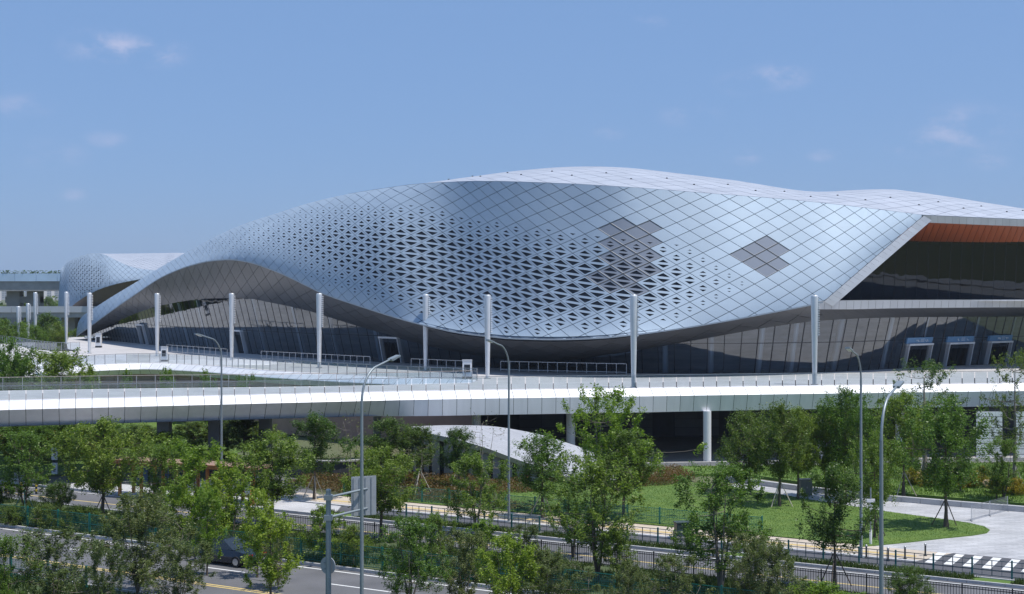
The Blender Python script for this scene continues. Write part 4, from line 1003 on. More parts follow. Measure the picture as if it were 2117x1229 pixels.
ck = tag(empty('timber_rack', G(530, 1049), srot+.5), 'small bright orange timber rack at the end of the bus shelter', 'rack')
for x in (-.38, .38):
    for y in (-.2, .2):
        mb = MB(); mb.box((x, y, .135), .08, .08, 1.0 if y < 0 else 1.75); mb.build('leg', M_WOODO, ck)
M_OR2 = mat('bright_orange_timber', (.62, .25, .05), rough=.5, var=.1, scale=2)
mb = MB(); mb.box((0, 0, .75), .85, .5, .5); mb.build('box', M_OR2, ck)
mb = MB(); mb.box((0, .2, 1.6), .85, .05, .2); mb.build('top_rail', M_OR2, ck)

# ================================================================ dark car on the main road
M_CAR = mat('dark_blue_car_paint', (.012, .02, .04), rough=.12, spec=.6); M_TYRE = mat('tyre', (.015, .015, .016), rough=.8); M_RIM = mat('alloy', (.5, .5, .52), rough=.3, metal=.9)
M_TAIL = mat('red_tail_lamp', (.35, .01, .01), rough=.2); M_CGL = mat('car_glass', (.02, .025, .03), rough=.05, spec=.8)
car = tag(empty('parked_car', RS(470, 60.7)+Vector((0, 0, .008)), ROT), 'dark blue saloon car by the kerb, half hidden by foliage', 'car')
sec = [(-2.3,.45,.62,.78),(-2.2,.32,.86,.84),(-1.5,.22,.98,.9),(-.6,.2,.98,.91),(.6,.2,.96,.91),(1.5,.22,.9,.9),(2.15,.3,.78,.82),(2.32,.42,.6,.72)]
mb = MB(); rings = []
for x, z0, z1, hw in sec: rings.append([Vector((x, -hw*.9, z0)), Vector((x, -hw, (z0+z1)/2)), Vector((x, -hw*.9, z1)), Vector((x, hw*.9, z1)), Vector((x, hw, (z0+z1)/2)), Vector((x, hw*.9, z0))])
for r1, r2 in zip(rings, rings[1:]):
    for k in range(6): mb.poly([r1[k], r2[k], r2[(k+1) % 6], r1[(k+1) % 6]])
mb.poly(rings[0]); mb.poly(rings[-1][::-1]); mb.build('body', M_CAR, car)
mb = MB(); cab = [(-1.75,.96,.78),(-.95,1.42,.62),(.25,1.46,.63),(1.15,.95,.78)]
for (x0, z0, w0), (x1, z1, w1) in zip(cab, cab[1:]): mb.poly([Vector((x0, -w0, z0)), Vector((x1, -w1, z1)), Vector((x1, w1, z1)), Vector((x0, w0, z0))], 0 if z0 > 1.3 and z1 > 1.3 else 1)
for sgn in (-1, 1): mb.poly([Vector((x, sgn*w, z)) for x, z, w in (cab if sgn > 0 else cab[::-1])], 1)
mb.build('cabin', [M_CAR, M_CGL], car)
for x in (-1.4, 1.42):
    for y in (-.82, .82):
        mb = MB(); mb.tube([(x, y-.11, .32), (x, y+.11, .32)], .32, 18); w_ = mb.build('wheel', M_TYRE, car)
        mb = MB(); mb.tube([(x, y-.115, .32), (x, y+.115, .32)], .2, 14); mb.build('rim', M_RIM, w_)
for y in (-.6, .6):
    mb = MB(); mb.box((-2.29, y, .66), .06, .3, .13); mb.build('headlight', M_WHITE, car)
    mb = MB(); mb.box((2.28, y, .64), .06, .34, .12); mb.build('tail_lamp', M_TAIL, car)
mb = MB(); mb.box((2.35, 0, .5), .02, .45, .13); mb.build('number_plate', M_LINE, car)

# ================================================================ small street things
pyl = tag(empty('sign_pylon', G(113, 981)), 'slim white sign pylon on the far lawn at the left', 'sign')
mb = MB(); mb.box((0, 0, 0), .5, .18, 1.0); mb.build('lower_board', M_LETTER, pyl)
mb = MB(); mb.box((0, .02, 1.0), .46, .12, .26); mb.build('dark_band', M_MULL, pyl)
mb = MB(); mb.box((0, 0, 1.26), .5, .18, 1.05); mb.build('upper_board', M_LETTER, pyl)
def blk(name, p, parent, w, h): mb = MB(); mb.box(p, w, .01, h); mb.build(name, M_MULL, parent)
cu = MB(); cu.tube([(0.0, -.098, 1.98), (0, -.092, 1.98)], .13, 18); cu.build('round_emblem', M_MULL, pyl); blk('emblem_stem', (.0, -.096, 1.72), pyl, .06, .2); blk('print_line', (0, -.096, 1.62), pyl, .24, .06)
for k, (x, z) in enumerate(((-.02, .55), (.06, .4), (0, .25))): blk('print_line', (x, -.096, z), pyl, .2, .09)
def cabinet(p, w, d, h, label, mt):
    c = tag(empty('utility_cabinet', p, .2), label, 'cabinet')
    mb = MB(); mb.box((0, 0, 0), w+.06, d+.06, .12); mb.build('plinth', M_CONC, c)
    mb = MB(); mb.box((0, 0, .12), w, d, h-.18); mb.build('body', mt, c)
    mb = MB(); mb.box((0, 0, h-.06), w+.1, d+.1, .08); mb.build('lid', mt, c)
    for q in (-1, 1):
        mb = MB(); mb.box((q*w/4, -d/2-.012, .2), w/2-.03, .02, h-.34); mb.build('door', mt, c)
    mb = MB(); mb.box((.04, -d/2-.03, h*.5), .03, .03, .14); mb.build('handle', M_STEEL, c)
M_CABG = mat('grey_green_cabinet', (.13, .15, .13), rough=.5, var=.08, scale=2); M_CABW = mat('pale_grey_cabinet', (.50, .50, .49), rough=.5)
M_CABD = mat('dark_green_cabinet', (.03, .05, .045), rough=.4)
cabinet(G(1664, 1027), .95, .6, 1.35, 'grey-green utility cabinet on the lawn between two trees', M_CABG)
cabinet(G(40, 996), .75, .5, .75, 'pale grey utility box beside the far left pavement', M_CABW)
cabinet(RS(1411, 80.9)+Vector((0, 0, .1)), .95, .6, 1.0, 'dark green litter cabinet on the pavement edge', M_CABD)
M_BOL = mat('dark_bollard', (.05, .055, .06), rough=.4, metal=.4)
for k, (px, py) in enumerate(((1791, 1156), (1836, 1162), (1871, 1159), (1913, 1153))):
    b = tag(empty('bollard', G(px, py)+Vector((0, 0, .1))), f'{ordn[k]} of four short dark bollards at the plaza edge, from the left', 'bollard', 'bollards at the plaza mouth')
    mb = MB(); mb.tube([(0, 0, 0), (0, 0, .62)], .055, 12); mb.build('shaft', M_BOL, b); mb = MB(); mb.tube([(0, 0, .62), (0, 0, .72), (0, 0, .76)], [.075, .075, .02], 12); mb.build('cap', M_STEEL, b); mb = MB(); mb.tube([(0, 0, 0.004), (0, 0, .03)], .11, 12); mb.build('foot', M_BOL, b)
M_YB = mat('yellow_bollard_paint', (.55, .40, .02), rough=.5)
for k, (px, py, lab) in enumerate(((12, 1021, 'yellow and black guard post in the deck shadow at the left edge'), (75, 1022, 'yellow and black guard post beside the ball-shaped tree'), (45, 1019, 'yellow and black guard post behind the staked tree'))):
    b = tag(empty('guard_post', G(px, py)), lab, 'post')
    for q in range(4): mb = MB(); mb.tube([(0, 0, .01+q*.2), (0, 0, .21+q*.2)], .09, 12); mb.build('band', M_YB if q % 2 else M_MULL, b)
for k, (px, py) in enumerate(((160, 996), (176, 994))):
    b = tag(empty('traffic_cone', G(px, py)), ['dark traffic cone on the side road nearer the sign pylon', 'dark traffic cone on the side road nearer the leafy tree'][k], 'cone')
    mb = MB(); mb.box((0, 0, .012), .42, .42, .05); mb.build('base', M_MULL, b); mb = MB(); mb.tube([(0, 0, .06), (0, 0, .75)], [.16, .04], 12); mb.build('cone_body', M_WOODO, b)
bar = tag(empty('mesh_barrier', G(2008, 1080)+Vector((0, 0, .09))), 'folding wire mesh barrier standing on the plaza', 'barrier')
e1 = G(2083, 1059)-G(2008, 1080)
for k in (0, .5, 1):
    mb = MB(); mb.beam(e1*k, e1*k+Vector((0, 0, 1.05)), .04, .04); mb.build('post', M_STEEL, bar); mb = MB(); mb.beam(e1*k+Vector((-.05, -.35, .03)), e1*k+Vector((.05, .35, .03)), .04, .04); mb.build('foot', M_STEEL, bar)
mb = MB()
for z in np.linspace(.15, 1.04, 9): mb.beam(Vector((0, 0, z)), e1+Vector((0, 0, z)), .012, .012)
for t in np.linspace(0, 1, 34): mb.beam(e1*t+Vector((0, 0, .15)), e1*t+Vector((0, 0, 1.04)), .012, .012)
mb.build('wire_mesh', M_STEEL, bar)
sp = tag(empty('sign_post', G(1800, 1130)+Vector((0, 0, .15))), 'thin grey post with small round devices beside the lawn tip', 'post')
mb = MB(); mb.tube([(0, 0, 0), (0, 0, 3.5)], .045, 10); mb.build('pole', M_GALV, sp); mb = MB(); mb.box((0, 0, 2.6), .5, .16, .2); mb.build('device_box', M_WHITE, sp); mb = MB(); mb.tube([(0, -.1, 2.3), (0, .02, 2.3)], .16, 14); mb.build('round_device', M_WHITE, sp); mb = MB(); mb.tube([(0, 0, 0), (0, 0, .9)], .08, 10); mb.build('sleeve', M_WHITE, sp)
def boulder(p, r, label, seed, mt):
    rg = random.Random(seed); mb = MB(); n, m_ = 10, 7; V = []
    for j in range(m_+1):
        for i in range(n):
            th, ph = math.pi*j/m_, 2*math.pi*i/n; k = r*(1+.22*rg.uniform(-1, 1)) if 0 < j < m_ else r*.9
            V.append((k*1.2*math.sin(th)*math.cos(ph), k*math.sin(th)*math.sin(ph), max(-.05, .75*k*math.cos(th)+r*.45)))
    mb.v = V
    for j in range(m_):
        for i in range(n): mb.f.append((j*n+i, (j+1)*n+i, (j+1)*n+(i+1) % n, j*n+(i+1) % n)); mb.m.append(0)
    o = mb.build('boulder', mt); o.location = p; tag(o, label, 'boulder')
M_ROCK = mat('sandstone', (.42, .33, .22), rough=.85, var=.25, scale=2.5, bump=.5, bscale=6)
boulder(G(1890, 992, .2), .62, 'square tan boulder in the garden bed left of the big trunk', 1, M_ROCK)
boulder(G(2050, 1008, .2), .55, 'tan boulder at the foot of the leaning tree stakes', 2, M_ROCK)
boulder(G(2085, 1006, .2), .45, 'smaller tan boulder near the right edge of the garden bed', 3, M_ROCK)
# ================================================================ trees
LEAFS = {
 'dark': leafmat('dark_green_leaves', (.058, .110, .020), (.125, .190, .036)),
 'mid': leafmat('mid_green_leaves', (.078, .148, .020), (.165, .252, .040)),
 'light': leafmat('light_green_leaves', (.115, .205, .020), (.225, .325, .045), .42),
 'olive': leafmat('grey_green_leaves', (.085, .120, .038), (.165, .205, .068)),
 'yellow': leafmat('yellow_green_leaves', (.16, .17, .015), (.36, .29, .03), .4),
 'red': leafmat('reddish_ground_cover', (.085, .075, .018), (.15, .085, .03)),
}
M_BARK = mat('bark', (.115, .088, .066), rough=.9, var=.3, scale=4, bump=.5, bscale=14, stretch=(1, 1, .25))
M_BARKG = mat('grey_bark', (.21, .18, .15), rough=.9, var=.25, scale=4, bump=.5, bscale=14, stretch=(1, 1, .25))
M_STAKE = mat('pale_stake', (.45, .40, .33), rough=.8, var=.2, scale=3); M_STAKED = mat('dark_stake', (.12, .09, .07), rough=.8)
M_WRAP = mat('green_wrap', (.12, .28, .22), rough=.7)
def np_mesh(name, V, Q, mt):
    me = bpy.data.meshes.new(name); n = len(Q); k = Q.shape[1]
    me.vertices.add(len(V)); me.vertices.foreach_set('co', V.astype(np.float32).ravel())
    me.loops.add(n*k); me.loops.foreach_set('vertex_index', Q.astype(np.int32).ravel())
    me.polygons.add(n); me.polygons.foreach_set('loop_start', np.arange(0, n*k, k, dtype=np.int32)); 
    me.materials.append(mt); me.update(calc_edges=True); return me
def leaf_quads(rg, C, size, up=.35, asp=.48, droop=0.0):
    n = len(C); a = rg.normal(size=(n, 3)); a[:, 2] = a[:, 2]*.6-droop; a /= np.linalg.norm(a, axis=1, keepdims=True)
    nz = rg.normal(size=(n, 3)); nz[:, 2] = np.abs(nz[:, 2])+up*2; b = np.cross(nz, a); b /= np.linalg.norm(b, axis=1, keepdims=True)+1e-9
    nn = np.cross(a, b); L_ = (size*rg.uniform(.6, 1.3, n))[:, None]; w = L_*asp
    V = np.stack([C-a*L_*.5, C+b*w*.5+nn*L_*.08-a*L_*.05, C+a*L_*.5, C-b*w*.5+nn*L_*.08-a*L_*.05], 1).reshape(-1, 3)
    return V, np.arange(n*4).reshape(-1, 4)
def profile(kind, h):
    if kind == 'round': return math.sqrt(max(0, 1-(2*h-1)**2))
    if kind == 'vase': return .30+.70*math.sin(math.pi*min(1, h**.75*.86+.06)) if h < .97 else .35
    if kind == 'column': return .55+.45*math.sin(math.pi*h)
    if kind == 'cone': return (1-h)**.7+.08
    return math.sin(math.pi*(.12+.8*h))
def make_tree(seed, H, th, rx, kind, clumps, per, leaf, cr, lm, stems=1, bark=None, trunk_r=.11, fill=.5, gaps=.0, limb_n=7, up=.12, tuft=0.0, asp=.48):
    """trunk (stems, limbs, twigs) and crown (leaf clumps) meshes, H tall with crown radius rx above th"""
    rg = np.random.default_rng(seed); rnd = random.Random(seed)
    ph = rg.uniform(0, 6.28, 6); C = []; tries = 0
    while len(C) < clumps and tries < clumps*30:
        tries += 1; h = rnd.random(); az = rnd.random()*6.283; r = rnd.random()**fill
        lob = 1+.22*math.sin(2*az+ph[0]+3*h)+.17*math.sin(3*az+ph[1]-5*h)+.12*math.sin(5*az+ph[2]+9*h)
        if gaps and math.sin(3*az+ph[3]+7*h)+math.sin(11*h+ph[4])+math.sin(5*az-6*h+ph[5]) < -1.6+gaps*2.4 and r > .3: continue
        rr = rx*profile(kind, h)*lob*r; C.append((rr*math.cos(az), rr*math.sin(az), th+(H-th)*(h*.97+.02*rnd.uniform(-1, 1))))
    C = np.array(C); mb = MB(); skel = []
    for s in range(stems):
        az = ph[0]+s*6.283/stems; sp_ = (0 if stems == 1 else .32*rx*rnd.uniform(.5, 1.2)); tz = th+(H-th)*rnd.uniform(.55, .8)
        pts = []; rads = []
        for k in range(7):
            t = k/6; wob = .05*H*.12
            pts.append(Vector((math.cos(az)*sp_*t**.8+rnd.uniform(-wob, wob)*(t > 0), math.sin(az)*sp_*t**.8+rnd.uniform(-wob, wob)*(t > 0), tz*t-.12*(t == 0))))
            rads.append(trunk_r*(1-.82*t)*(1.0 if stems == 1 else .72)*(1.35 if k == 0 else 1))
        mb.tube(pts, rads, 7); skel += [(p, r) for p, r in zip(pts[1:], rads[1:])]
        for q in range(3):   # denser skeleton samples
            for k in range(6): t = (q+1)/4; skel.append((pts[k].lerp(pts[k+1], t), rads[k]*(1-t)+rads[k+1]*t))
    order = sorted(range(len(C)), key=lambda i: -np.hypot(C[i][0], C[i][1])); pick = [order[int(k*len(order)*.6/max(1, limb_n*stems))] for k in range(limb_n*stems)] if len(C) else []
    def conn(tgt, rmax, rmin, seg, sides):
        T = Vector(tgt); best = None; bd = 1e9
        for p, r in skel:
            if p.z > T.z-.05*H*.3 or p.z < th*.55: continue
            d = (T-p).length+.55*max(0, (T.z-p.z)*-.2)
            if d < bd: bd = d; best = (p, r)
        if best is None: best = skel[len(skel)//2]
        p, r = best; r0 = min(r*.75, rmax); pts = []
        mid = p.lerp(T, .5)+Vector((0, 0, -.10*(T-p).length))
        for k in range(seg+1):
            t = k/seg; q = p*(1-t)**2+mid*2*t*(1-t)+T*t*t; pts.append(q)
        rd = [r0+(rmin-r0)*k/seg for k in range(seg+1)]; mb.tube(pts, rd, sides, caps=False)
        return list(zip(pts[1:], rd[1:]))
    for i in pick: skel += conn(C[i], trunk_r*.45, .012, 5, 5)
    done = set(pick)
    for i in range(len(C)):
        if i not in done: conn(C[i], .022, .006, 3, 3)
    if not len(C) or per == 0: return mb.mesh('trunk', bark or M_BARK, True), None
    n = len(C)*per; base = np.repeat(C, per, axis=0); 
    crs = np.repeat(cr*rg.uniform(.6, 1.35, len(C)), per)[:, None]
    out_ = C.copy(); out_[:, 2] = 0; out_ /= np.linalg.norm(out_, axis=1, keepdims=True)+1e-6
    axd = out_*.45+np.array([0, 0, 1.0])+rg.normal(size=C.shape)*.38; axd /= np.linalg.norm(axd, axis=1, keepdims=True)
    off = rg.normal(size=(n, 3))*crs*.27+np.repeat(axd, per, axis=0)*(rg.uniform(-1, 1, size=(n, 1))*crs*.95)
    P = base+off; P[:, 2] = np.maximum(P[:, 2], th*.6)
    V, Q = leaf_quads(rg, P, leaf, up, asp)
    return mb.mesh('trunk', bark or M_BARK, True), np_mesh('crown', V, Q, LEAFS[lm])
SPEC, SIZE = {}, {}
def proto(key, seed, H, th, rx, *a, **k): SPEC[key] = make_tree(seed, H, th, rx, *a, **k); SIZE[key] = (H, rx)
proto('dense_a', 11, 7, 2.4, 2.9, 'round', 160, 125, .165, .55, 'mid', fill=.55, gaps=.30, trunk_r=.13)
proto('dense_b', 12, 7, 2.4, 2.3, 'round', 130, 125, .155, .50, 'dark', fill=.5, gaps=.25, trunk_r=.12)
proto('dense_c', 13, 7, 2.3, 2.6, 'sparse', 140, 115, .155, .48, 'mid', fill=.6, gaps=.40, trunk_r=.11)
proto('round_d', 14, 6.5, 1.8, 2.4, 'round', 170, 140, .13, .5, 'dark', fill=.42, trunk_r=.12)
proto('vase_a', 21, 6.5, 2.3, 2.0, 'vase', 110, 110, .145, .44, 'dark', fill=.6, gaps=.25, limb_n=9)
proto('vase_b', 22, 6.5, 2.0, 2.1, 'vase', 110, 100, .14, .44, 'mid', fill=.6, gaps=.3, limb_n=9)
proto('open_a', 31, 8, 2.0, 4.6, 'sparse', 120, 120, .18, .50, 'light', stems=3, gaps=.55, fill=.55, limb_n=5, bark=M_BARKG)
proto('open_b', 32, 7.5, 1.8, 2.1, 'column', 125, 95, .15, .42, 'mid', stems=3, gaps=.42, fill=.6, limb_n=5)
proto('open_c', 33, 7.5, 1.6, 2.6, 'vase', 160, 105, .15, .43, 'mid', stems=4, gaps=.3, fill=.6, limb_n=4, bark=M_BARKG)
proto('slim_a', 41, 5.5, 1.0, 1.6, 'column', 75, 85, .16, .36, 'light', stems=1, gaps=.45, fill=.65, trunk_r=.07, limb_n=7)
proto('slim_b', 42, 5.2, .9, 1.6, 'column', 80, 85, .155, .35, 'light', stems=2, gaps=.42, fill=.65, trunk_r=.06, limb_n=6)
proto('fine_a', 51, 5.2, .7, 3.0, 'sparse', 230, 95, .13, .36, 'olive', stems=6, gaps=.42, fill=.6, trunk_r=.05, limb_n=5, bark=M_BARKG, asp=.42)
proto('fine_b', 52, 4.8, .6, 1.9, 'column', 130, 95, .13, .34, 'olive', stems=5, gaps=.45, fill=.6, trunk_r=.05, limb_n=5, bark=M_BARKG, asp=.42)
proto('sparse_a', 61, 9, 3.0, 3.6, 'vase', 110, 60, .155, .40, 'dark', stems=1, gaps=.5, fill=.55, limb_n=14, trunk_r=.20, bark=M_BARKG)
proto('bare_a', 71, 6.5, 1.5, 1.8, 'vase', 46, 2, .16, .35, 'olive', stems=3, gaps=.3, fill=.7, limb_n=6, trunk_r=.05, bark=M_BARKG)
proto('ball', 81, 2.6, 1.0, 1.15, 'round', 120, 110, .085, .30, 'dark', stems=5, fill=.4, trunk_r=.04, limb_n=3)
proto('bush', 82, 1.5, .12, 1.2, 'round', 100, 100, .085, .28, 'dark', stems=4, fill=.45, trunk_r=.025, limb_n=3)
proto('bush_y', 83, 1.2, .1, 1.0, 'sparse', 70, 75, .10, .24, 'yellow', stems=4, fill=.6, trunk_r=.02, limb_n=3)
proto('bright', 84, 4.5, .5, 1.7, 'round', 130, 105, .14, .38, 'light', stems=3, fill=.55, gaps=.2, trunk_r=.06, limb_n=5)
trng = random.Random(99); stake_m = {}
def stake_mesh(mt):
    if mt.name not in stake_m:
        m_ = MB(); m_.tube([(0, 0, 0), (0, 0, 1)], .035, 6); stake_m[mt.name] = m_.mesh('support_stake', mt)
    return stake_m[mt.name]
def tree(kind, px, base_y, top_y, width, label, cat='tree', stakes=None, rz=None, name=None, Y=None, group=None):
    """px, base_y: where the foot stands on the ground; top_y and width of the crown give its size"""
    p = G(px, base_y, .12) if Y is None else Vector(((px-CX)*Y/F, Y, .1))
    h = CZ-(top_y-HY)*p.y/F-p.z; w = width*p.y/F/2; H0, r0 = SIZE[kind]
    nm = name or ('shrub' if cat == 'shrub' else 'broadleaf_tree')
    o = tag(empty(nm, p, trng.uniform(0, 6.28) if rz is None else rz), label, cat, group)
    tm, cm_ = SPEC[kind]
    sc = (w/(r0*.98), w/(r0*.98), h/(H0*1.02))
    a = link('trunk', tm, o); a.scale = sc
    if cm_ is not None: b = link('crown', cm_, o); b.scale = sc
    if stakes:
        for k in range(3):
            az = k*2.094+.5; q = Vector((math.cos(az)*.95, math.sin(az)*.95, 0)); t = Vector((math.cos(az)*.08, math.sin(az)*.08, 1.75)); d = t-q
            s = link('support_stake', stake_mesh(stakes), o, q); s.rotation_euler = d.to_track_quat('Z', 'Y').to_euler(); s.scale = (1, 1, d.length)
    return o
T = tree
# --- row in front of and below the deck
T('open_b', 50, 1066, 888, 125, 'sparse staked tree at the far left by the green fence', stakes=M_WRAP)
T('dense_a', 213, 1080, 868, 185, 'full bright green tree left of the bus shelter', stakes=M_STAKED)
T('vase_b', 345, 990, 893, 165, 'green tree rising behind the bus shelter roof')
T('dense_c', 440, 985, 925, 130, 'low green tree behind the right half of the bus shelter')
T('vase_a', 505, 962, 864, 95, 'dark tree beside the lamp behind the shelter')
T('dense_c', 563, 1086, 893, 185, 'leafy green tree right of the orange rack')
T('vase_a', 650, 1032, 857, 125, 'dark vase-shaped staked tree before the curved planter', stakes=M_STAKE)
T('dense_b', 805, 1000, 868, 130, 'dark tree under the deck edge just right of the tall lamp')
T('vase_a', 862, 1005, 880, 95, 'dark tree against the left end of the sloping ramp')
T('dense_a', 788, 1113, 928, 165, 'bushy green tree behind the sign board')
T('bare_a', 726, 1010, 838, 95, 'bare twiggy tree under the deck near the tall lamp')
T('bare_a', 1000, 1015, 842, 120, 'bare twiggy tree in front of the ramp roof')
T('bare_a', 868, 1022, 905, 90, 'small leafless tree by the grey ramp wall', stakes=M_STAKE)
T('vase_a', 948, 1010, 885, 85, 'dark narrow tree in front of the ramp edge band', stakes=M_STAKE)
T('open_c', 985, 1103, 938, 150, 'loose fine tree between the two pavement lamps')
T('vase_b', 1122, 1070, 897, 135, 'rounded vase tree at the near foot of the ramp', stakes=M_STAKE)
T('open_a', 1250, 1062, 803, 285, 'tall open tree with pale stems rising above the deck edge')
T('dense_b', 1290, 1075, 895, 150, 'dark dense tree beneath the tall open one')
T('open_b', 1235, 1205, 945, 175, 'tall many-stemmed tree in the planted strip before the lawn')
T('open_b', 1185, 1150, 975, 120, 'loose tree with small clumps left of the many-stemmed one')
T('vase_b', 1275, 1210, 1092, 95, 'small low tree behind the black fence')
T('open_c', 1490, 1222, 958, 215, 'large clumpy tree with forked pale stems on the right')
T('round_d', 1548, 1022, 853, 130, 'smooth round-headed tree right of the white column')
T('dense_b', 1612, 1047, 838, 120, 'staked tree on the lawn nearest the low wall', stakes=M_STAKE)
T('dense_a', 1650, 1032, 845, 110, 'green tree behind the utility cabinet')
T('dense_c', 1708, 1030, 842, 130, 'green tree in the garden bed left of the lawn lamp')
T('dense_a', 1748, 1034, 806, 140, 'tall green tree whose top overlaps the deck railing')
T('vase_a', 1725, 1213, 962, 135, 'neat dark tree with bare lower stem in the planted strip', stakes=M_STAKED)
T('dense_c', 1808, 1112, 890, 120, 'tree at the lawn tip behind the two lamp poles', stakes=M_STAKED)
T('dense_a', 1868, 1025, 812, 150, 'full green tree right of the two lamp poles', stakes=M_STAKE)
T('dense_c', 1955, 1090, 822, 185, 'spreading staked tree on the tip of the lawn', stakes=M_STAKED)
T('sparse_a', 1912, 984, 742, 200, 'tall sparse tree with thick pale trunk reaching above the deck', stakes=M_STAKE)
T('sparse_a', 2098, 1008, 722, 150, 'sparse tall tree at the right edge of the view', stakes=M_STAKE, rz=2.0)
T('open_b', 2075, 1035, 905, 90, 'small loose tree at the right edge near the boulders')
T('vase_b', 1985, 1020, 950, 70, 'low ornamental tree among the yellow flowers')
T('vase_b', 2060, 1035, 985, 60, 'small ornamental tree by the low wall at the right')
# --- planted strip and foreground
T('slim_b', 372, 1130, 985, 85, 'upright light green tree in front of the shelter')
T('slim_a', 428, 1186, 1000, 80, 'slender tufted light green tree beside the dark car')
T('slim_b', 440, 1140, 985, 90, 'pale green slender tree over the shelter bench')
T('slim_a', 560, 1246, 1050, 120, 'slender tufted tree on the near verge left of the gantry', stakes=None)
T('fine_b', 575, 1215, 1075, 80, 'thin brownish young tree right of the dark car')
T('fine_a', 285, 1226, 1020, 250, 'big grey-green fine-leaved shrub tree at the lower left')
T('fine_b', 110, 1262, 1095, 190, 'grey-green fine-leaved shrub tree at the bottom left corner')
T('fine_b', 372, 1262, 1118, 140, 'grey-green shrub tree at the bottom, left of the dark car')
T('fine_b', 205, 1285, 1120, 110, 'narrow grey-green shrub tree between two wider ones at bottom left')
T('open_b', 8, 1290, 1105, 110, 'leafy branch tips of a tree cut by the left picture edge')
T('open_c', 848, 1262, 1068, 165, 'dense dark green tree on the near verge right of the front lamp')
T('fine_b', 958, 1250, 1098, 120, 'fine olive shrub tree next to the dense verge tree')
T('bright', 1050, 1285, 1108, 125, 'bright green bush tree at the bottom centre')
T('fine_a', 1130, 1275, 1135, 190, 'wide grey-green shrub at the bottom centre right')
T('fine_b', 1085, 1190, 1085, 90, 'olive shrub tree in the strip left of the many-stemmed tree')
T('slim_b', 668, 1160, 1045, 95, 'leafy green sapling directly behind the gantry pole')
T('vase_b', 730, 1170, 1085, 80, 'low sapling between gantry pole and front lamp')
T('fine_a', 1600, 1280, 1120, 170, 'grey-green shrub tree at the bottom right beside the neat dark tree')
T('fine_b', 1545, 1265, 1105, 110, 'thin olive shrub tree under the clumpy tree')
T('bright', 1700, 1300, 1205, 140, 'bright green bush at the bottom edge below the neat dark tree')
T('round_d', 1880, 1275, 1172, 100, 'round clipped bush tree at the bottom right by the front lamp')
T('fine_b', 1395, 1270, 1150, 130, 'low olive shrub tree under the forked stems')
T('fine_a', 1300, 1285, 1160, 120, 'low grey-green shrub between the two large stems at the bottom')
T('slim_a', 402, 1112, 905, 120, 'tall light green tree rising in front of the shelter middle')
T('slim_b', 478, 1125, 940, 120, 'bushy light green tree hiding the right end of the shelter')
T('open_b', 335, 1098, 915, 120, 'leafy tree hiding the left half of the shelter')
T('slim_a', 532, 1190, 1005, 80, 'thin tufted tree just right of the dark car')
T('dense_c', 20, 960, 700, 150, 'leafy tree reaching above the front walkway at the left edge', Y=131)
T('open_b', 118, 960, 722, 160, 'broad loose tree top behind the front walkway near the prow', Y=134)
T('slim_b', 1000, 1195, 1075, 110, 'upright green tree behind the fence at the bottom centre')
T('open_c', 905, 1185, 1060, 90, 'narrow leafy tree in the planted strip before the ramp')
# --- shrubs
T('ball', 122, 1070, 1000, 68, 'ball-clipped small tree in the planted strip at the left', 'shrub')
T('ball', -6, 1066, 1005, 50, 'ball-clipped small tree cut by the left edge', 'shrub')
T('bush', 28, 1085, 1048, 75, 'low dark bush behind the green fence at far left', 'shrub')
T('bush', 100, 1090, 1046, 80, 'low dark bush under the ball-clipped tree', 'shrub')
T('bush', 165, 1094, 1050, 90, 'low dark bush right of the ball-clipped tree', 'shrub')
T('bush', 250, 1110, 1068, 70, 'low bush by the trunk of the full green tree', 'shrub')
T('bush', 735, 1150, 1112, 75, 'low bush behind the fence near the front lamp', 'shrub')
T('bush', 690, 1148, 1118, 60, 'low bush behind the fence near the gantry pole', 'shrub')
T('bush', 1390, 1225, 1190, 60, 'clipped dark bush behind the black fence', 'shrub')
for k, (px, by, w) in enumerate(((1920,1008,60),(1960,1012,50),(2005,1010,70),(2030,1003,55),(2070,1022,70),(2105,1026,60),(1890,1005,45))):
    T('bush_y', px, by, by-34, w, f'yellow flowering clump in the garden bed, {ordn[k]} of its row in depth', 'shrub', group='yellow clumps in the garden bed')
for k, (px, by, w) in enumerate(((25,945,80),(70,938,90),(110,930,80),(165,945,75),(150,930,70),(300,945,60))):
    T('bush_y', px, by, by-52, w, f'yellow-leaved shrub on the far lawn under the deck, {ordn[k]} of six', 'shrub', group='yellow shrubs under the deck')
# --- trees seen below and behind the deck at the left
for k, (kd, px, by, ty, w) in enumerate((('dense_c',20,955,868,150),('dense_a',130,950,872,150),('dense_b',290,952,880,130),('vase_a',400,950,872,120),('dense_b',470,948,866,130),('dense_c',70,945,870,130),('vase_b',545,946,872,90),('dense_c',225,940,872,130))):
    T(kd, px, by, ty, w, f'shaded green tree below the deck at the left, {ordn[k]} of eight', group='trees below the deck at the left')
for k, (kd, px, Y, ty, w) in enumerate((('sparse_a',115,150,728,150),('vase_b',20,140,735,110),('slim_b',262,150,764,40),('slim_a',345,146,757,42),('slim_b',425,142,765,46),('slim_b',185,140,756,50),('slim_a',505,140,770,40))):
    T(kd, px, 0, ty, w, f'tree top rising through the gap behind the front walkway, {ordn[k]} of seven', Y=Y, group='trees in the gap between the walkways')
for k, (kd, px, Y, ty, w) in enumerate((('dense_a',10,235,662,120),('dense_b',95,250,652,95),('dense_a',120,242,668,60),('dense_c',48,260,668,80),('dense_b',-30,230,655,110),('dense_a',75,225,676,70),('dense_b',160,262,682,50))):
    T(kd, px, 0, ty, w, f'green tree behind the far curved railing, {ordn[k]} of seven', Y=Y, group='trees behind the far railing')
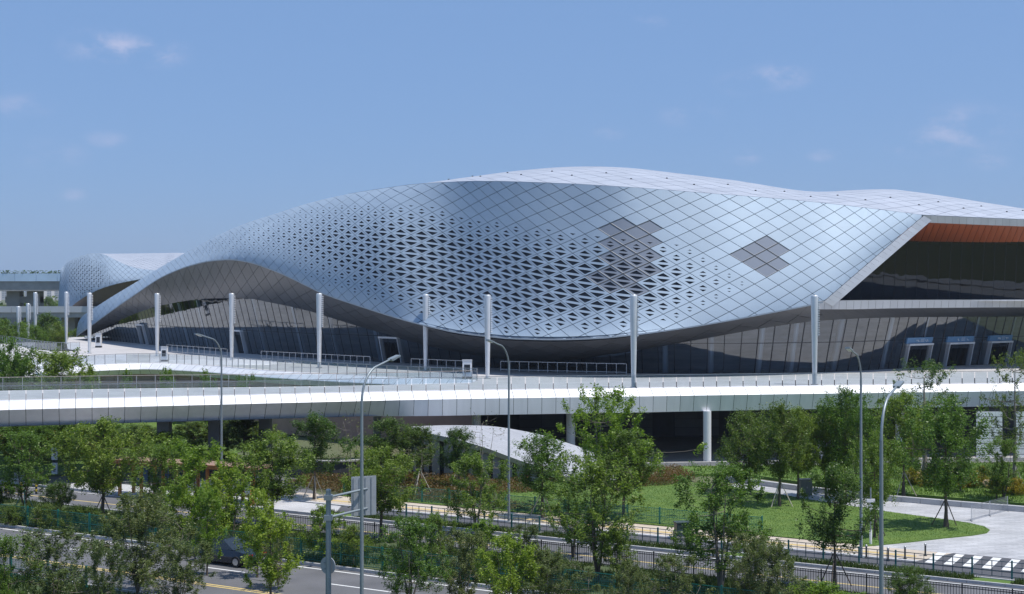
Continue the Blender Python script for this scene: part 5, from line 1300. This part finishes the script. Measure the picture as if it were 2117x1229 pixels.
for k, (px, Y, ty, w) in enumerate(((45,520,618,60),(100,480,615,42),(80,540,622,30),(8,560,632,40))):
    T('round_d', px, 0, ty, w, f'dark distant tree under the viaduct, {ordn[k]} of four', Y=Y, group='distant trees under the viaduct')
# distant green belt
rg = np.random.default_rng(5); n = 9000; X = rg.uniform(-420, -190, n); Yv = rg.uniform(560, 640, n); Z = rg.uniform(0, 1, n)**.8*(9+3*np.sin(X*.09)+2*np.sin(X*.31))
V, Q = leaf_quads(rg, np.stack([X, Yv, Z], 1), 2.2, .5, .8); tag(link('treeline', np_mesh('treeline', V, Q, LEAFS['dark'])), 'distant belt of dark trees under the viaduct', 'trees', kind='stuff')
# plants along the top of the viaduct
V, Q = leaf_quads(rg, np.stack([rg.uniform(-235, -110, 2600), rg.uniform(345.2, 345.8, 2600), 20.1+rg.uniform(0, 1, 2600)**2*.75], 1), .5, .5, .6); tag(link('planter_foliage', np_mesh('planter_foliage', V, Q, LEAFS['dark'])), 'green foliage spilling along the top of the viaduct parapet', 'foliage', kind='stuff')

# ================================================================ grass and ground cover
def in_poly_np(x, y, P):
    r = np.zeros(len(x), bool); j = len(P)-1
    for i in range(len(P)):
        xi, yi = P[i][0], P[i][1]; xj, yj = P[j][0], P[j][1]
        c = ((yi > y) != (yj > y)) & (x < (xj-xi)*(y-yi)/(yj-yi+1e-12)+xi); r ^= c; j = i
    return r
def scatter(rg, poly, n):
    P = np.array([(p[0], p[1]) for p in poly]); x = rg.uniform(P[:, 0].min(), P[:, 0].max(), n); y = rg.uniform(P[:, 1].min(), P[:, 1].max(), n)
    k = in_poly_np(x, y, P); return x[k], y[k]
def blades(rg, x, y, z0, h, w):
    n = len(x); az = rg.uniform(0, 6.283, n); hh = h*rg.uniform(.5, 1.3, n); ln = rg.normal(size=(n, 2))*h*.35
    dx, dy = np.cos(az)*w/2, np.sin(az)*w/2; z = np.full(n, z0)
    V = np.stack([np.stack([x-dx, y-dy, z], 1), np.stack([x+dx, y+dy, z], 1), np.stack([x+ln[:, 0], y+ln[:, 1], z+hh], 1)], 1).reshape(-1, 3)
    return V, np.arange(n*3).reshape(-1, 3)
GRASS = leafmat('grass_blades', (.080, .155, .020), (.135, .215, .036), .3); GRASSV = leafmat('verge_grass_blades', (.04, .08, .018), (.10, .13, .04), .3)
lawn_poly = [G(640, 985), G(800, 982), G(1010, 1000), G(1260, 985), G(1420, 1000), G(1480, 1005), G(1560, 1017), G(1680, 1038)]+[G(x, y) for x, y in lx]+[R(sofp(G(1780, 1135)), 84.05), R(-63, 84.05), R(-65, 90)]
x, y = scatter(rg, lawn_poly, 170000); V, Q = blades(rg, x, y, .15, .05, .035); tag(link('grass', np_mesh('grass', V, Q, GRASS)), 'short mown grass of the lawn', 'grass', kind='stuff')
gp = [G(1540, 985), G(1640, 1000), G(1830, 1023), G(2117, 1047), G(2600, 1080), Vector((95, 118, 0)), Vector((60, 124.6, 0)), Vector((15, 121, 0))]
x, y = scatter(rg, gp, 90000); V, Q = blades(rg, x, y, .22, .22, .06); tag(link('grass', np_mesh('grass', V, Q, GRASS)), 'longer grass in the garden bed behind the low wall', 'grass', kind='stuff')
xx, yy = [], []
for (w0, w1, s0, s1, n) in ((62.7, 70.2, -100, -5, 70000), (44, 51.8, -85, 0, 36000), (76.6, 77.55, -60, 0, 14000)):
    s = rg.uniform(s0, s1, n); w = rg.uniform(w0, w1, n); keep = np.sin(s*1.3+w*.7)+np.sin(s*.43-w*1.9) > -1.0; s, w = s[keep], w[keep]; xx.append(DR[0]*s+.495*w); yy.append(DR[1]*s+.869*w)
V, Q = blades(rg, np.concatenate(xx), np.concatenate(yy), .11, .28, .08); tag(link('grass', np_mesh('grass', V, Q, GRASSV)), 'rough grass in the planted strips along the roads', 'grass', kind='stuff')
cov = [G(590, 1005), G(640, 985), G(880, 985), G(1090, 1000), G(1105, 1022), G(960, 1030), R(-44, 84.7), R(-62.5, 84.7)]
x, y = scatter(rg, cov, 60000); V, Q = leaf_quads(rg, np.stack([x, y, .15+rg.uniform(0, 1, len(x))**1.3*(.45+.3*np.sin(x*1.1)*np.sin(y*.8))], 1), .17, .6, .5); tag(link('ground_cover', np_mesh('ground_cover', V, Q, LEAFS['red'])), 'olive and reddish ground cover bed before the ramp', 'ground cover', kind='stuff')
cov = [G(1270, 988), G(1400, 978), G(1440, 996), G(1380, 1008), G(1290, 1012)]
x, y = scatter(rg, cov, 14000); V, Q = leaf_quads(rg, np.stack([x, y, .15+rg.uniform(0, .7, len(x))], 1), .16, .6, .5); tag(link('ground_cover', np_mesh('ground_cover', V, Q, LEAFS['red'])), 'low olive shrubs at the foot of the ramp', 'ground cover', kind='stuff')
x, y = scatter(rg, [Vector((-75, 118, 0)), G(0, 975), G(240, 965), Vector((-34, 150, 0)), Vector((-85, 160, 0))], 26000); V, Q = leaf_quads(rg, np.stack([x, y, .05+rg.uniform(0, 1, len(x))**1.6*.8], 1), .22, .6, .5); tag(link('ground_cover', np_mesh('ground_cover', V, Q, LEAFS['mid'])), 'green planting on the far lawn below the deck', 'ground cover', kind='stuff')

# ================================================================ thin summer haze over the whole place
hzb = MB(); x0, x1, y0, y1, z0, z1 = -2500, 2500, -60, 3200, -1.2, 130
P8 = [Vector((x, y, z)) for z in (z0, z1) for x, y in ((x0, y0), (x1, y0), (x1, y1), (x0, y1))]
for q in ((3,2,1,0),(4,5,6,7),(0,1,5,4),(1,2,6,5),(2,3,7,6),(3,0,4,7)): hzb.poly([P8[k] for k in q])
M_HAZE = bpy.data.materials.new('haze'); M_HAZE.use_nodes = True; t = M_HAZE.node_tree; t.nodes.clear()
vo = N(t, 'ShaderNodeVolumePrincipled'); vo.inputs['Color'].default_value = (.86, .91, 1.0, 1); vo.inputs['Density'].default_value = .00011; vo.inputs['Anisotropy'].default_value = .25
ho = N(t, 'ShaderNodeOutputMaterial'); L(t, vo.outputs[0], ho.inputs['Volume'])
tag(hzb.build('haze', M_HAZE), 'thin blue summer haze in the air', 'haze', kind='stuff')
